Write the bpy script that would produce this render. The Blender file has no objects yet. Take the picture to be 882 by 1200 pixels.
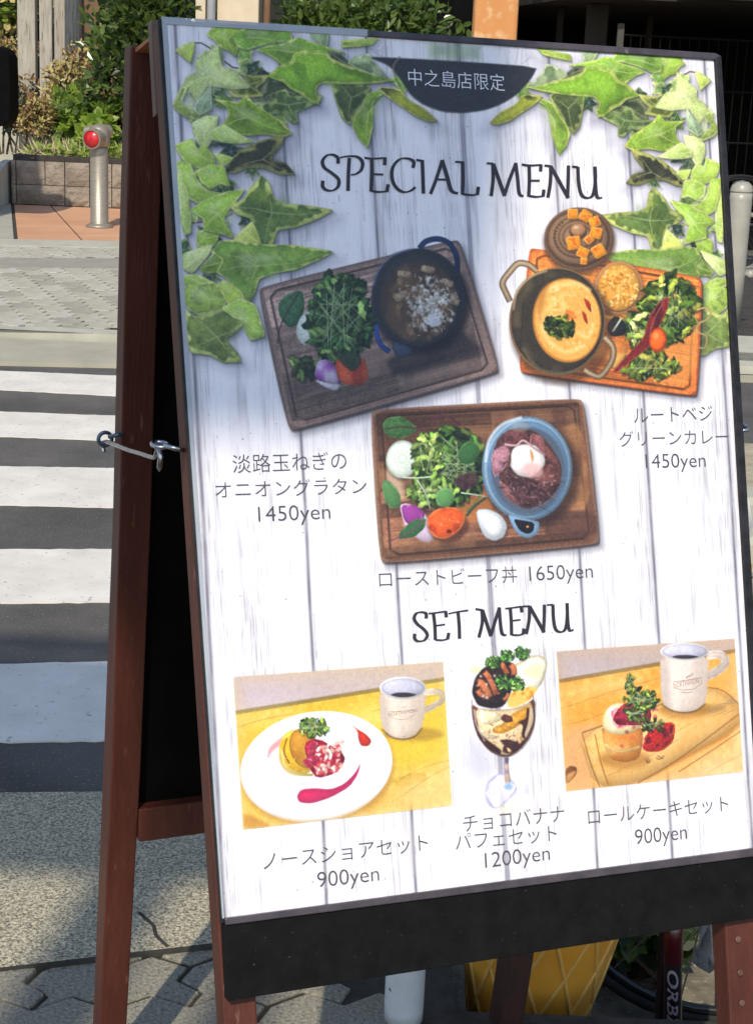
import bpy, math, random
import numpy as np
from mathutils import Matrix, Vector
SC = bpy.context.scene
COL = SC.collection
random.seed(4)
rng = np.random.default_rng(11)
# ------------------------------------------------------------ camera, sky, sun
FPX, PITCH, ROLL, CAMH = 1900.0, .2658, .0415, 1.338
cp, sp, cr, sr = math.cos(PITCH), math.sin(PITCH), math.cos(ROLL), math.sin(ROLL)
RC = np.array([[cr, -sr, 0], [sr, cr, 0], [0, 0, 1.]]) @ np.array([[1, 0, 0], [0, -sp, -cp], [0, cp, -sp]])
EYE = np.array([0, 0, CAMH])
cam = bpy.data.cameras.new('camera'); camo = bpy.data.objects.new('camera', cam); COL.objects.link(camo)
cam.sensor_fit = 'VERTICAL'; cam.sensor_height = 36; cam.lens = FPX / 1200 * 36; cam.clip_start = .02; cam.clip_end = 500
m = Matrix.Identity(4)
for i in range(3):
    m[i][0] = RC[0][i]; m[i][1] = -RC[1][i]; m[i][2] = -RC[2][i]; m[i][3] = EYE[i]
camo.matrix_world = m
SC.camera = camo
SUN_AZ, SUN_EL = math.radians(81), math.radians(45)      # direction the shadows run, height of the sun
S2 = np.array([-math.cos(SUN_AZ) * math.cos(SUN_EL), -math.sin(SUN_AZ) * math.cos(SUN_EL), math.sin(SUN_EL)])  # towards the sun
w = bpy.data.worlds.new('World'); SC.world = w; w.use_nodes = True
nt = w.node_tree
sky = nt.nodes.new('ShaderNodeTexSky'); sky.sky_type = 'NISHITA'; sky.sun_disc = False
sky.sun_elevation = SUN_EL; sky.sun_rotation = math.atan2(S2[0], S2[1])
sky.dust_density = .6; sky.ozone_density = 1.0
nt.links.new(sky.outputs[0], nt.nodes['Background'].inputs[0]); nt.nodes['Background'].inputs[1].default_value = .12
sl = bpy.data.lights.new('sun', 'SUN'); sl.energy = 2.5; sl.angle = math.radians(.55); sl.color = (1, .90, .75)
so = bpy.data.objects.new('sun', sl); COL.objects.link(so); so.location = (0, 0, 20)
so.rotation_euler = Vector(S2).to_track_quat('Z', 'Y').to_euler()
SC.view_settings.view_transform = 'Standard'; SC.view_settings.look = 'None'
SC.view_settings.exposure = .55; SC.view_settings.gamma = 1
# ------------------------------------------------------------ measuring helpers
def ray(px, py): return RC.T @ np.array([(px - 441) / FPX, (py - 600) / FPX, 1.])
def hit(px, py, P, N):
    d = ray(px, py); return EYE + d * (((P - EYE) @ N) / (d @ N))
def G(px, py, z=0.): return hit(px, py, np.array([0, 0, z]), np.array([0, 0, 1.]))
def atY(px, py, Y): return hit(px, py, np.array([0, Y, 0.]), np.array([0, 1., 0]))
BC = np.array([.1042, 1.577, .9681]); _yaw, _lean, _br = .3794, .3025, -.0125
BU = np.array([math.cos(_yaw), math.sin(_yaw), 0]); BN0 = np.array([math.sin(_yaw), -math.cos(_yaw), 0]); BK = -BN0
BV = np.array([0, 0, 1]) * math.cos(_lean) - BN0 * math.sin(_lean)
BU0 = BU.copy()
BU, BV = BU * math.cos(_br) + BV * math.sin(_br), BV * math.cos(_br) - BU * math.sin(_br)
BN = np.cross(BU, BV)
def uv(px, py, off=0.):
    q = hit(px, py, BC + BN * off, BN) - BC; return (float(q @ BU), float(q @ BV))
def Bd(u, v, w=0.): return BC + BU * u + BV * v + BN * w
def zf(ox, oy, s):
    return lambda pts: [(ox + x / s, oy + y / s) for x, y in pts]
# ------------------------------------------------------------ the print on the poster, painted procedurally
K = 2100; U0, V1, PW, PH = -.304, .426, .608, .852
CW, CH = int(PW * K), int(PH * K)
def vnoise(w_, h_, nx, ny, seed):
    r = np.random.default_rng(seed).random((ny + 2, nx + 2))
    ys = np.linspace(0, ny - .001, h_); xs = np.linspace(0, nx - .001, w_)
    yi = ys.astype(int); xi = xs.astype(int); fy = ys - yi; fx = xs - xi
    fy = (fy * fy * (3 - 2 * fy))[:, None]; fx = (fx * fx * (3 - 2 * fx))[None, :]
    a = r[np.ix_(yi, xi)]; b = r[np.ix_(yi, xi + 1)]; c = r[np.ix_(yi + 1, xi)]; d = r[np.ix_(yi + 1, xi + 1)]
    return ((a * (1 - fx) + b * fx) * (1 - fy) + (c * (1 - fx) + d * fx) * fy).astype(np.float32)
NF = vnoise(CW, CH, 420, 590, 1); NM = vnoise(CW, CH, 130, 180, 2); NL = vnoise(CW, CH, 45, 62, 3)
NG = .5 * vnoise(CW, CH, 20, 28, 4) + .5 * NM
NV = vnoise(CW, CH, 260, 26, 5); NV2 = vnoise(CW, CH, 90, 9, 6); NV3 = vnoise(CW, CH, 600, 60, 7)
IMG = np.zeros((CH, CW, 3), np.float32)
def cv(pts):
    out = []
    for p in pts:
        a, b = uv(*p); out.append(((a - U0) * K, (V1 - b) * K))
    return np.array(out)
def mir(pts):                                  # the ivy garland is printed mirrored about the poster's middle
    a = np.array(pts, float); a[:, 0] = 2 * (0 - U0) * K - a[:, 0]; return a
def smooth(a, n=1, k=.2):
    for _ in range(n):
        b = np.roll(a, -1, 0); a = np.stack([a * (1 - k) + b * k, a * k + b * (1 - k)], 1).reshape(-1, 2)
    return a
def C3(c): return np.array(c, np.float32) / 255
CLIP = [None]
def clipto(q):
    if q is None: CLIP[0] = None; return
    keep = IMG.copy(); IMG[:] = 0; CLIP[0] = None; fill(q, (255, 255, 255), soft=1, nz=0); CLIP[0] = IMG[..., :1].copy(); IMG[:] = keep
def fill(a, col, soft=1.0, alpha=1., edge=None, mix=None, mix2=None, nz=.035, grow=0., nm=.015, vol=None):
    a = np.asarray(a, float); pad = soft * 1.5 + 3 + grow
    x0, y0 = np.floor(a.min(0) - pad).astype(int); x1, y1 = np.ceil(a.max(0) + pad).astype(int)
    x0 = max(0, x0); y0 = max(0, y0); x1 = min(CW, x1); y1 = min(CH, y1)
    if x1 <= x0 or y1 <= y0: return
    X, Y = np.meshgrid(np.arange(x0, x1) + .5, np.arange(y0, y1) + .5)
    X = X.astype(np.float32); Y = Y.astype(np.float32)
    d = np.full(X.shape, 1e9, np.float32); ins = np.zeros(X.shape, bool)
    for i in range(len(a)):
        ax, ay = a[i - 1]; bx, by = a[i]; ex, ey = bx - ax, by - ay; L = ex * ex + ey * ey + 1e-9
        t = np.clip(((X - ax) * ex + (Y - ay) * ey) / L, 0, 1)
        d = np.minimum(d, (X - ax - t * ex) ** 2 + (Y - ay - t * ey) ** 2)
        if ay != by:
            c = ((ay > Y) != (by > Y)) & (X < (bx - ax) * (Y - ay) / (by - ay) + ax); ins ^= c
    sd = np.sqrt(d) * np.where(ins, -1, 1) - grow
    al = np.clip(.5 - sd / soft, 0, 1)
    if soft > 4: al = al * al * (3 - 2 * al)
    al = (al * alpha)[..., None]
    sl_ = (slice(y0, y1), slice(x0, x1))
    c = np.broadcast_to(C3(col), X.shape + (3,)).copy()
    for mx in (mix, mix2):
        if mx:
            col2, N, th, sh = mx; t = np.clip((N[sl_] - th) * sh, 0, 1)[..., None]; c = c * (1 - t) + C3(col2) * t
    if edge:
        t = np.clip((sd + edge[1] * (0.25 + 1.5 * NM[sl_])) / (edge[1] * .5), 0, 1)[..., None]; c = c * (1 - t) + C3(edge[0]) * t
    c = c * (1 + nz * (NF[sl_] - .5) * 2 + nm * (NM[sl_] - .5) * 2)[..., None]
    hw = (a[:, 0].max() - a[:, 0].min()) / 2 + 1e-3; hh = (a[:, 1].max() - a[:, 1].min()) / 2 + 1e-3
    if vol is None: vol = .20 if (soft < 4 and min(hw, hh) > 4) else 0
    if vol:
        gx = (X - (a[:, 0].max() + a[:, 0].min()) / 2) / hw; gy = (Y - (a[:, 1].max() + a[:, 1].min()) / 2) / hh
        rim = np.exp(np.minimum(sd, 0) / (.16 * min(hw, hh) + 1.2))
        c = c * ((1.04 - vol * (.45 * gx + .62 * gy)) * (1 - vol * 1.3 * rim))[..., None]
    if CLIP[0] is not None: al = al * CLIP[0][sl_]
    IMG[sl_] = IMG[sl_] * (1 - al) + c * al
def ell(cx, cy, rx, ry, rot=0, n=40, wob=0., seed=0):
    r = random.Random(seed); ph = [r.random() * 6 for _ in range(3)]
    out = []
    for i in range(n):
        t = i / n * 2 * math.pi; k = 1 + wob * (math.sin(3 * t + ph[0]) + math.sin(5 * t + ph[1]) + .6 * math.sin(8 * t + ph[2])) / 2
        x, y = rx * k * math.cos(t), ry * k * math.sin(t); c, s = math.cos(rot), math.sin(rot)
        out.append((cx + x * c - y * s, cy + x * s + y * c))
    return out
def strip(pts, wd, taper=False):
    p = np.array(pts, float); n = len(p); L, R_ = [], []
    for i in range(n):
        t = p[min(i + 1, n - 1)] - p[max(i - 1, 0)]; t /= np.hypot(*t) + 1e-9; nn = np.array([-t[1], t[0]])
        k = wd / 2 * ((1 - i / (n - 1) * .8) if taper else 1)
        L.append(p[i] + nn * k); R_.append(p[i] - nn * k)
    return np.array(L + R_[::-1])
def cat2(pts, n=5):
    p = [np.array(q, float) for q in pts]; out = []
    for i in range(len(p) - 1):
        a, b, c, d = p[max(i - 1, 0)], p[i], p[i + 1], p[min(i + 2, len(p) - 1)]
        for k in range(n): t = k / n; out.append(.5 * ((2 * b) + (c - a) * t + (2 * a - 5 * b + 4 * c - d) * t * t + (3 * b - a - 3 * c + d) * t ** 3))
    return out + [p[-1]]
def line(F, pts, wd, col, **k): fill(cv([tuple(q) for q in strip(cat2(F(pts)) if len(pts) > 2 else F(pts), wd)]), col, **k)
def P_(F, pts, col, sm=1, **k): fill(smooth(cv(F(pts)), sm), col, **k)
def glint(F, cx, cy, rx, ry, n, s, col=(255, 250, 240), seed=1, alpha=.6, asp=.35):
    r = random.Random(seed)
    for i in range(n):
        a = r.random() * 6.283; q = math.sqrt(r.random()); k = s * (.4 + r.random())
        fill(cv(F(ell(cx + rx * q * math.cos(a), cy + ry * q * math.sin(a), k, k * asp, r.random() * 3.1, 8, .2, i))), col, soft=1.6, alpha=alpha * (.4 + .6 * r.random()), vol=0)
def feather(x, y, s, rot, seed):
    r = random.Random(seed); out = []; n = 5; cv_ = r.uniform(-.5, .5)
    side = [(t / n, (.34 if t % 2 else .14) * math.sin(math.pi * (t / n * .82 + .12)) * 1.5) for t in range(n + 1)]
    pts = [(t * 2 - 1, w_) for t, w_ in side] + [(t * 2 - 1 + .12, -w_) for t, w_ in side[::-1]]
    for a, b in pts:
        b += cv_ * (a * a - .5) * .5; out.append((x + s * (a * math.cos(rot) - b * math.sin(rot)), y + s * (a * math.sin(rot) + b * math.cos(rot))))
    return out
def greens(F, cx, cy, rx, ry, n, size, cols, seed, stems=True):
    r = random.Random(seed)
    for i in range(n // 3):
        a = r.random() * 6.283; q = math.sqrt(r.random()); s = size * (.5 + r.random()); c = r.choice(cols)
        fill(smooth(cv(F(ell(cx + rx * q * math.cos(a), cy + ry * q * math.sin(a), s, s * .6, r.random() * 3.1, 9, .4, i)))), [v * .38 for v in c], soft=2.5, nz=.2)
    for i in range(n):
        a = r.random() * 6.283; q = math.sqrt(r.random()); x = cx + rx * q * math.cos(a); y = cy + ry * q * math.sin(a)
        s = size * (.5 + r.random()); rot = r.random() * 3.14; c = r.choice(cols); f_ = .5 + .95 * r.random() ** 1.3; s *= .82; c = (c[0] * 1.08, c[1] * .93, c[2] * .86)
        fill(smooth(cv(F(ell(x + s * .12, y + s * .15, s * 1.05, s * .68, rot, 9, .35, i)))), (14, 26, 14), soft=4, alpha=.5)
        fill(smooth(cv(F(feather(x, y, s * 1.15, rot, i))), 1, .22), [min(255, v * f_) for v in c], soft=1.6, nz=.18, nm=.15)
        if s > 6: fill(smooth(cv(F(ell(x - s * .15, y - s * .18, s * .55, s * .28, rot, 8, .3, i)))), [min(255, v * f_ * 1.25 + 10) for v in c], soft=5, alpha=.55)
        if r.random() < .5:
            line(F, [(x - s * .8 * math.cos(rot), y - s * .8 * math.sin(rot)), (x + s * .8 * math.cos(rot), y + s * .8 * math.sin(rot))], .7, [min(255, v * f_ * 1.35 + 12) for v in c], alpha=.7)
    if stems:
        for i in range(n // 9):
            a = r.random() * 6.283; x = cx + rx * .8 * math.cos(a); y = cy + ry * .8 * math.sin(a); b = a + r.uniform(1.8, 4)
            x2 = cx + rx * .7 * math.cos(b); y2 = cy + ry * .7 * math.sin(b)
            line(F, [(x, y), ((x + x2) / 2 + r.uniform(-8, 8), (y + y2) / 2), (x2, y2)], 1.0, (178, 200, 150), alpha=.75)
# --- whitewashed planks
base = np.ones((CH, CW, 3), np.float32) * C3((243, 243, 247))
g = np.clip((NV - .52) * 2.0, 0, 1) * .42 * (NG > 0) * np.clip((NV2 - .45) * 2.5, 0, 1) * .8
g += np.clip((NV3 - .62) * 2.0, 0, 1) * .20 * np.clip((NG - .42) * 5, 0, 1)
g += np.clip((NV2 - .60) * 2, 0, 1) * .14
NV4 = vnoise(CW, CH, 1000, 34, 15); NV5 = vnoise(CW, CH, 30, 5, 16)
g += np.clip((NV4 - .60) * 3.2, 0, 1) * .40 * np.clip((NV5 - .30) * 2.6, 0, 1)
g += np.clip((NV5 - .6) * 2.4, 0, 1) * .16
base *= (1 - .46 * g)[..., None] * np.array([1, .985, .99], np.float32)
for c_, ww, dk in ((-.2905, .0035, .55), (-.190, .0032, .62), (-.0995, .0030, .6), (-.001, .0050, .60), (.1005, .0030, .6), (.187, .0034, .62), (.285, .0032, .6)):
    x = (c_ - U0) * K + 3 * (vnoise(2, CH, 1, 9, int(abs(c_) * 9999) + 3)[:, 0] - .5)[:, None]
    X = np.arange(CW)[None, :] + .5; dd = np.abs(X - x)
    t = np.clip(1.3 - dd / (ww * K / 2), 0, 1) * (dk + .35 * (vnoise(2, CH, 1, 60, 9)[:, 0:1] - .5))
    base = base * (1 - t[..., None]) + C3((104, 100, 118)) * t[..., None]
    t = np.clip(1 - dd / 13, 0, 1) * .12; base *= (1 - t)[..., None]
    if ww > .004:
        t = np.clip(1.2 - dd / 1.8, 0, 1) * .75; base = base * (1 - t[..., None]) + C3((200, 198, 208)) * t[..., None]
for i in range(420):                            # specks and hairline cracks
    x = random.randrange(4, CW - 8); y = random.randrange(4, CH - 30); k = random.uniform(.45, .8)
    if random.random() < .2: base[y:y + random.randrange(6, 28), x:x + 1] *= k + .15
    else: base[y:y + random.randrange(1, 4), x:x + random.randrange(1, 4)] *= k
IMG[:] = base
FA = zf(180, 0, 3.675); FB = zf(190, 270, 3.392); FC = zf(400, 0, 3.392); FI = lambda p: p
LIGHT, MID, DARK, PALE = (162, 196, 88), (130, 172, 66), (52, 74, 50), (184, 210, 140)
LEAVES = [  # outline, frame, body colour, variegation colour, threshold, margin colour
 (FA, [(665,140),(755,140),(750,190),(725,232),(700,190)], (120,150,120), (80,110,86), .5, (170,200,150)),
 (FC, [(0,160),(100,155),(150,150),(120,178),(60,186),(0,190)], MID, (90,120,60), .5, (190,205,90)),
 (FC, [(20,250),(60,225),(110,215),(130,250),(160,280),(190,320),(100,290),(50,265)], (150,175,140), (100,130,100), .5, (190,215,170)),
 (FC, [(-40,310),(20,318),(90,330),(110,350),(95,400),(60,450),(30,490),(0,460),(-20,400)], DARK, (84,110,66), .55, (150,170,90)),
 (FC, [(100,380),(140,366),(180,372),(140,392),(122,420),(124,500),(105,578),(70,545),(45,490),(60,450),(82,425)], (120,165,60), (80,115,52), .55, (180,210,90)),
 (FC, [(140,345),(230,352),(262,395),(330,432),(384,482),(345,484),(290,462),(240,425),(180,385)], (150,165,60), (66,84,44), .48, (200,200,90)),
 (FA, [(470,370),(500,335),(560,345),(620,370),(650,400),(620,425),(545,395),(510,430),(460,440)], (44,62,52), (62,84,60), .5, (90,110,80)),
 (FA, [(232,152),(268,112),(360,115),(372,135),(355,165),(362,200),(350,238),(320,215),(285,200),(262,170)], MID, (96,140,52), .5, (190,208,96)),
 (FA, [(356,170),(372,135),(400,118),(470,120),(575,130),(592,178),(540,180),(480,190),(405,212),(368,200)], (112,165,70), (84,130,56), .5, (186,212,110)),
 (FA, [(452,215),(500,198),(560,190),(620,165),(690,190),(815,228),(740,226),(612,238),(590,275),(565,285),(530,255),(500,235)], (118,170,62), (90,140,50), .55, (190,214,100)),
 (FA, [(740,222),(790,225),(835,262),(850,290),(810,275),(765,250)], (44,60,56), (60,80,60), .5, (90,110,90)),
 (FA, [(95,215),(130,195),(175,180),(172,215),(160,270),(130,245)], LIGHT, (120,165,70), .55, (190,210,110)),
 (FA, [(320,385),(400,372),(395,332),(350,310),(420,330),(490,325),(470,355),(440,380),(470,410),(400,418),(350,415)], (88,110,52), (52,74,44), .5, (190,200,90)),
 (FA, [(440,440),(520,442),(535,400),(570,388),(588,420),(640,415),(715,410),(705,440),(650,465),(612,480),(620,522),(590,525),(555,485),(500,490),(450,462)], (62,92,62), (100,140,70), .62, (150,180,100)),
 (FA, [(505,330),(550,290),(600,270),(612,240),(650,226),(740,228),(760,258),(820,285),(900,308),(1014,345),(940,356),(820,360),(720,355),(698,380),(700,410),(714,442),(680,432),(640,400),(600,380),(570,352)], (118,172,56), (92,145,46), .55, (190,212,92)),
 (FA, [(275,203),(282,250),(292,290),(340,300),(405,375),(330,382),(235,365),(210,400),(190,428),(165,395),(130,370),(150,330),(190,310),(180,270),(230,240)], PALE, (150,190,110), .55, (196,220,150)),
 (FA, [(85,460),(120,380),(152,375),(125,440),(150,470),(200,480),(245,485),(180,515),(120,490)], (140,170,90), (80,110,70), .5, (190,210,120)),
 (FA, [(190,430),(215,410),(245,365),(248,420),(250,470),(225,482),(200,495),(172,470)], (130,165,140), (90,125,100), .5, (170,200,160)),
 (FA, [(400,415),(430,450),(490,490),(540,520),(582,570),(540,587),(470,572),(400,578),(340,565),(300,540),(330,500),(320,462),(270,432),(325,440),(370,445)], (120,165,58), (84,120,48), .52, (200,210,96)),
 (FA, [(170,530),(220,505),(275,500),(268,560),(240,620),(220,650),(190,610),(172,570)], PALE, (130,175,90), .6, (200,222,160)),
 (FA, [(245,570),(300,535),(370,580),(430,612),(360,617),(300,612),(255,602)], (160,195,110), (130,170,84), .6, (200,220,150)),
 (FA, [(315,740),(345,680),(400,640),(460,612),(555,590),(548,622),(510,670),(505,690),(560,700),(600,745),(540,748),(470,720),(410,720),(360,740)], (36,46,42), (52,64,54), .5, (150,160,70)),
 (FA, [(260,660),(310,668),(342,680),(312,712),(288,712)], (150,185,80), (110,150,60), .6, (190,210,120)),
 (FA, [(95,628),(170,600),(190,645),(215,620),(255,670),(262,700),(232,725),(180,720),(130,690)], (150,190,84), (120,165,66), .55, (196,216,120)),
 (FA, [(190,735),(250,710),(300,718),(326,802),(285,790),(240,812),(205,780)], (145,188,80), (110,155,60), .55, (196,216,120)),
 (FA, [(100,700),(140,740),(152,800),(150,850),(162,930),(160,992),(132,1002),(115,930),(103,800)], (165,200,110), (130,170,86), .6, (200,220,150)),
 (FA, [(105,700),(160,708),(190,780),(230,822),(300,830),(240,862),(190,872),(152,850),(125,780)], (150,192,84), (120,165,66), .55, (196,216,120)),
 (FA, [(190,1000),(230,985),(280,1010),(262,1062),(190,1062)], MID, (90,130,52), .5, (180,205,100)),
 (FB, [(150,150),(215,80),(272,110),(225,165),(172,168)], (110,150,62), (80,120,48), .5, (180,205,100)),
 (FB, [(80,95),(200,55),(182,100),(122,168),(85,150)], PALE, (140,180,100), .6, (200,220,150)),
 (FA, [(165,905),(230,862),(300,835),(388,820),(350,872),(300,932),(345,1020),(282,1000),(220,985),(218,942)], (142,190,76), (112,160,60), .55, (196,218,120)),
 (FA, [(470,765),(500,800),(517,860),(560,880),(640,885),(757,905),(680,946),(600,975),(530,985),(510,1052),(480,1058),(455,1040),(425,940),(370,922),(340,890),(400,860),(420,820)], (70,104,62), (124,160,66), .56, (196,212,96)),
 (FA, [(345,1032),(380,995),(422,955),(445,1000),(462,1052),(400,1042)], (176,200,96), (140,175,70), .6, (205,220,130)),
 (FB, [(90,180),(140,175),(210,212),(180,226),(120,222),(90,212)], (140,180,80), (100,140,60), .5, (190,212,120)),
 (FB, [(215,90),(240,50),(290,46),(390,62),(520,65),(662,88),(600,120),(520,155),(430,170),(385,190),(370,240),(345,276),(300,242),(270,190),(228,165),(250,120)], (96,140,66), (132,172,72), .58, (196,212,100)),
 (FB, [(90,228),(140,215),(200,205),(255,270),(242,302),(150,336),(110,312),(90,282)], (140,176,84), (66,92,60), .52, (186,208,110)),
 (FB, [(215,222),(250,200),(312,242),(325,272),(262,292),(240,252)], (150,185,76), (110,150,60), .6, (196,215,110)),
 (FB, [(95,320),(140,350),(240,318),(332,360),(292,402),(250,430),(300,490),(306,516),(240,517),(190,490),(120,482),(105,420)], (84,112,66), (140,172,80), .55, (180,204,100)),
 (FB, [(240,312),(310,275),(370,300),(405,415),(350,432),(330,402),(325,360),(290,350)], (150,192,90), (110,160,70), .6, (196,218,130)),
]
leaf_shapes = []
def pale(c, k=1.04, ad=5, gy=.05):
    m_ = sum(c) / 3; return [min(255, (v * (1 - gy) + m_ * gy) * k + ad + y_) for v, y_ in zip(c, (12, 3, -12))]
LEAVES = [(F, p, pale(c1), pale(c2, 1.0, 4, .1), th, pale(ce, 1.0, 22, .25)) for F, p, c1, c2, th, ce in LEAVES]
for side in (0, 1):
    sh = [np.array(smooth(cv(F(p)), 1, .10)) for F, p, *_ in LEAVES]
    sh = [s.mean(0) + (s - s.mean(0)) * (1.09 if i not in (0, 1, 5) else 1.0) for i, s in enumerate(sh)]
    if side: sh = [mir(s) for s in sh]
    for s in sh: fill(s + np.array([16 if side == 0 else -16, 18]), (92, 90, 112), soft=52, alpha=.30)
    for s in sh: fill(s + np.array([5, 7]), (70, 74, 80), soft=14, alpha=.35)
    for st in ([(160,185),(205,185),(240,205),(300,260),(340,290),(395,300)], [(350,190),(372,240),(385,290)], [(395,250),(402,300),(420,320)], [(300,940),(340,920)], [(160,960),(215,955)]):
        a = cv([tuple(q) for q in strip(FA(st), 1.5)]); fill(mir(a) if side else a, (96, 68, 66), soft=1.5)
    ru = random.Random(77)
    def ivy(cx, cy, s, rot):
        o = []
        for k, (a_, q_) in enumerate(((0, 1.), (24, .42), (52, .78), (80, .38), (112, .62), (150, .32), (180, .22), (210, .32), (248, .62), (280, .38), (308, .78), (336, .42))):
            t = math.radians(a_) + rot; qq = q_ * s * (.85 + .3 * ru.random()); o.append((cx + qq * math.cos(t), cy + qq * math.sin(t)))
        return smooth(np.array(o), 1, .2)
    path = cv(FI([(470, 95), (430, 85), (395, 95), (360, 78), (335, 110), (310, 95), (285, 75), (262, 110), (290, 140), (320, 130), (250, 150), (232, 175), (262, 172), (300, 185), (228, 205), (262, 225), (226, 245), (250, 262), (285, 262), (232, 290), (262, 300), (300, 292), (240, 325), (262, 345), (285, 332), (238, 375), (262, 392), (250, 70), (225, 100), (232, 132)]))
    if side: path = mir(path)
    for q in np.vstack([path, path[::2] + np.array([9, 14]), path[1::2] + np.array([-14, 10]), path[::3] + np.array([4, -16])]):
        tone = ru.choice([((48, 72, 46), (84, 112, 60)), ((62, 92, 50), (104, 138, 66)), ((122, 164, 70), (160, 194, 90)), ((150, 186, 92), (182, 208, 120)), ((104, 146, 62), (140, 176, 80)), ((40, 56, 48), (70, 92, 62))])
        s_ = ivy(q[0] + ru.uniform(-12, 12), q[1] + ru.uniform(-12, 12), ru.uniform(24, 42), ru.random() * 6.3)
        fill(s_ + np.array([4, 6]), (60, 66, 74), soft=14, alpha=.4); fill(s_, tone[0], soft=1.8, mix=(tone[1], NL, .5, 5), edge=(pale(tone[1], 1.15, 26, .2), 3.5), nz=.09, nm=.07, vol=.22); leaf_shapes.append(s_)
        cc = s_.mean(0); 
        for i in range(0, len(s_), 4): fill(strip([cc, cc + (s_[i] - cc) * .8], 1.6, True), [min(255, v * .6 + 100) for v in tone[1]], soft=1.5, alpha=.6, vol=0)
    for s, (F, p, c1, c2, th, ce) in zip(sh, LEAVES):
        fill(s + np.array([2, 3]), (40, 52, 40), soft=5, alpha=.45)
        k = 1.0 if side == 0 else 1.06
        k2 = k * 1.05; light = sum(c1) > 300
        fill(s, [min(255, v * k2) for v in c1], soft=1.6, mix=([v * .86 for v in c2], NL if not light else NM, th - .03, 3.5), mix2=([min(255, v * 1.12 + 8) for v in c1], NM, .5, 1.5), edge=(ce, 9 if not light else 4), nz=.09, nm=.07, vol=.16)
        gg = s.mean(0)
        if not light or sum(c1) < 400: fill(gg + (s - gg) * .66, [v * .74 for v in c2], soft=16, alpha=.6, nm=.3, nz=.2, vol=0)
        gg = s.mean(0); far = s[np.argmax(np.hypot(*(s - gg).T))]; fill(gg + (s - gg) * .5 + (gg - far) * .18, [v * .72 for v in c1], soft=26, alpha=.38); fill(gg + (s - gg) * .45 + (far - gg) * .25, [min(255, v * 1.22 + 14) for v in c1], soft=22, alpha=.40)
        if light: fill(gg + (s - gg) * .34 + np.array([-8, -9]), (236, 242, 214), soft=20, alpha=.34, vol=0)
        cc = s.mean(0); dst = np.hypot(*(s - cc).T); m_ = dst.mean()
        ax_ = far - gg; cr2 = ax_[0] * (s - gg)[:, 1] - ax_[1] * (s - gg)[:, 0]; hp = s[cr2 > 0]
        if len(hp) > 3: fill(np.vstack([hp, gg[None]]) if 0 else hp, [min(255, v * (1.3 if cr2.sum() > 0 else .74)) for v in c1], soft=3, alpha=.24, nz=.1)
        for i in range(len(s)):
            if dst[i] >= max(dst[i - 1], dst[(i + 1) % len(s)], dst[i - 2]) and dst[i] > m_ * .9:
                e = cc + (s[i] - cc) * .88; mid_ = (cc + e) / 2 + np.array([-(e - cc)[1], (e - cc)[0]]) * .05
                vc = [min(255, v * .5 + 118) for v in c1[:2]] + [min(255, c1[2] * .5 + 84)]
                fill(strip([cc, mid_, e], 3.0, True), vc, soft=1.6, alpha=.75, vol=0)
                for tq in (.3, .5, .7):
                    b0 = cc + (e - cc) * tq; dv = (e - cc) * .2; pv = np.array([-dv[1], dv[0]]) * 1.1
                    for sg in (1, -1): fill(strip([b0, b0 + dv + pv * sg * (1.1 - tq)], 1.3, True), vc, soft=1.6, alpha=.45, vol=0)
        leaf_shapes.append(s)
# --- middle of the top: soft green reflection painted in, shop badge
fill(cv(FC([(345,172),(555,182),(553,240),(345,228)])), (128, 168, 84), soft=22, alpha=.4, mix=((96,130,80), NL, .5, 4))
for a_, b_ in (((700,190),(690,255)), ((715,200),(712,255)), ((750,225),(715,255)), ((170,160),(182,230)), ((80,180),(160,225)), ((80,180),(150,205)), ((195,165),(200,225))):
    line(FC, [a_, ((a_[0] + b_[0]) / 2 + 2, (a_[1] + b_[1]) / 2), b_], 1.2, (120, 116, 116), soft=2, alpha=.25)
BADGE = [(100,226),(215,230),(500,246),(776,266),(760,300),(735,335),(700,372),(660,400),(610,425),(560,440),(480,450),(400,445),(330,420),(280,385),(255,350),(230,310),(190,262),(140,240)]
P_(FC, BADGE, (54, 54, 58), soft=4, nz=.03, vol=0)
line(FC, [(232,225),(205,262),(212,300),(232,345)], 2.2, (150,140,110), soft=2, alpha=.7)
for L in (2, 5, 14): 
    F, p, c1, c2, th, ce = LEAVES[L]
    for s in (smooth(cv(F(p)), 1, .18), mir(smooth(cv(F(p)), 1, .18))):
        fill(s, c1, soft=1.6, mix=(c2, NL, th, 5), edge=(ce, 3), nz=.1, alpha=1)
# knots in the middle plank
for kx in ():
    line(FC, [(kx,485),(kx+6,520),(kx+3,560),(kx+14,600)], 1.2, (84,80,92), alpha=.8); line(FC, [(kx+14,500),(kx+20,560),(kx+14,600)], .9, (84,80,92), alpha=.6)
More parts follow.
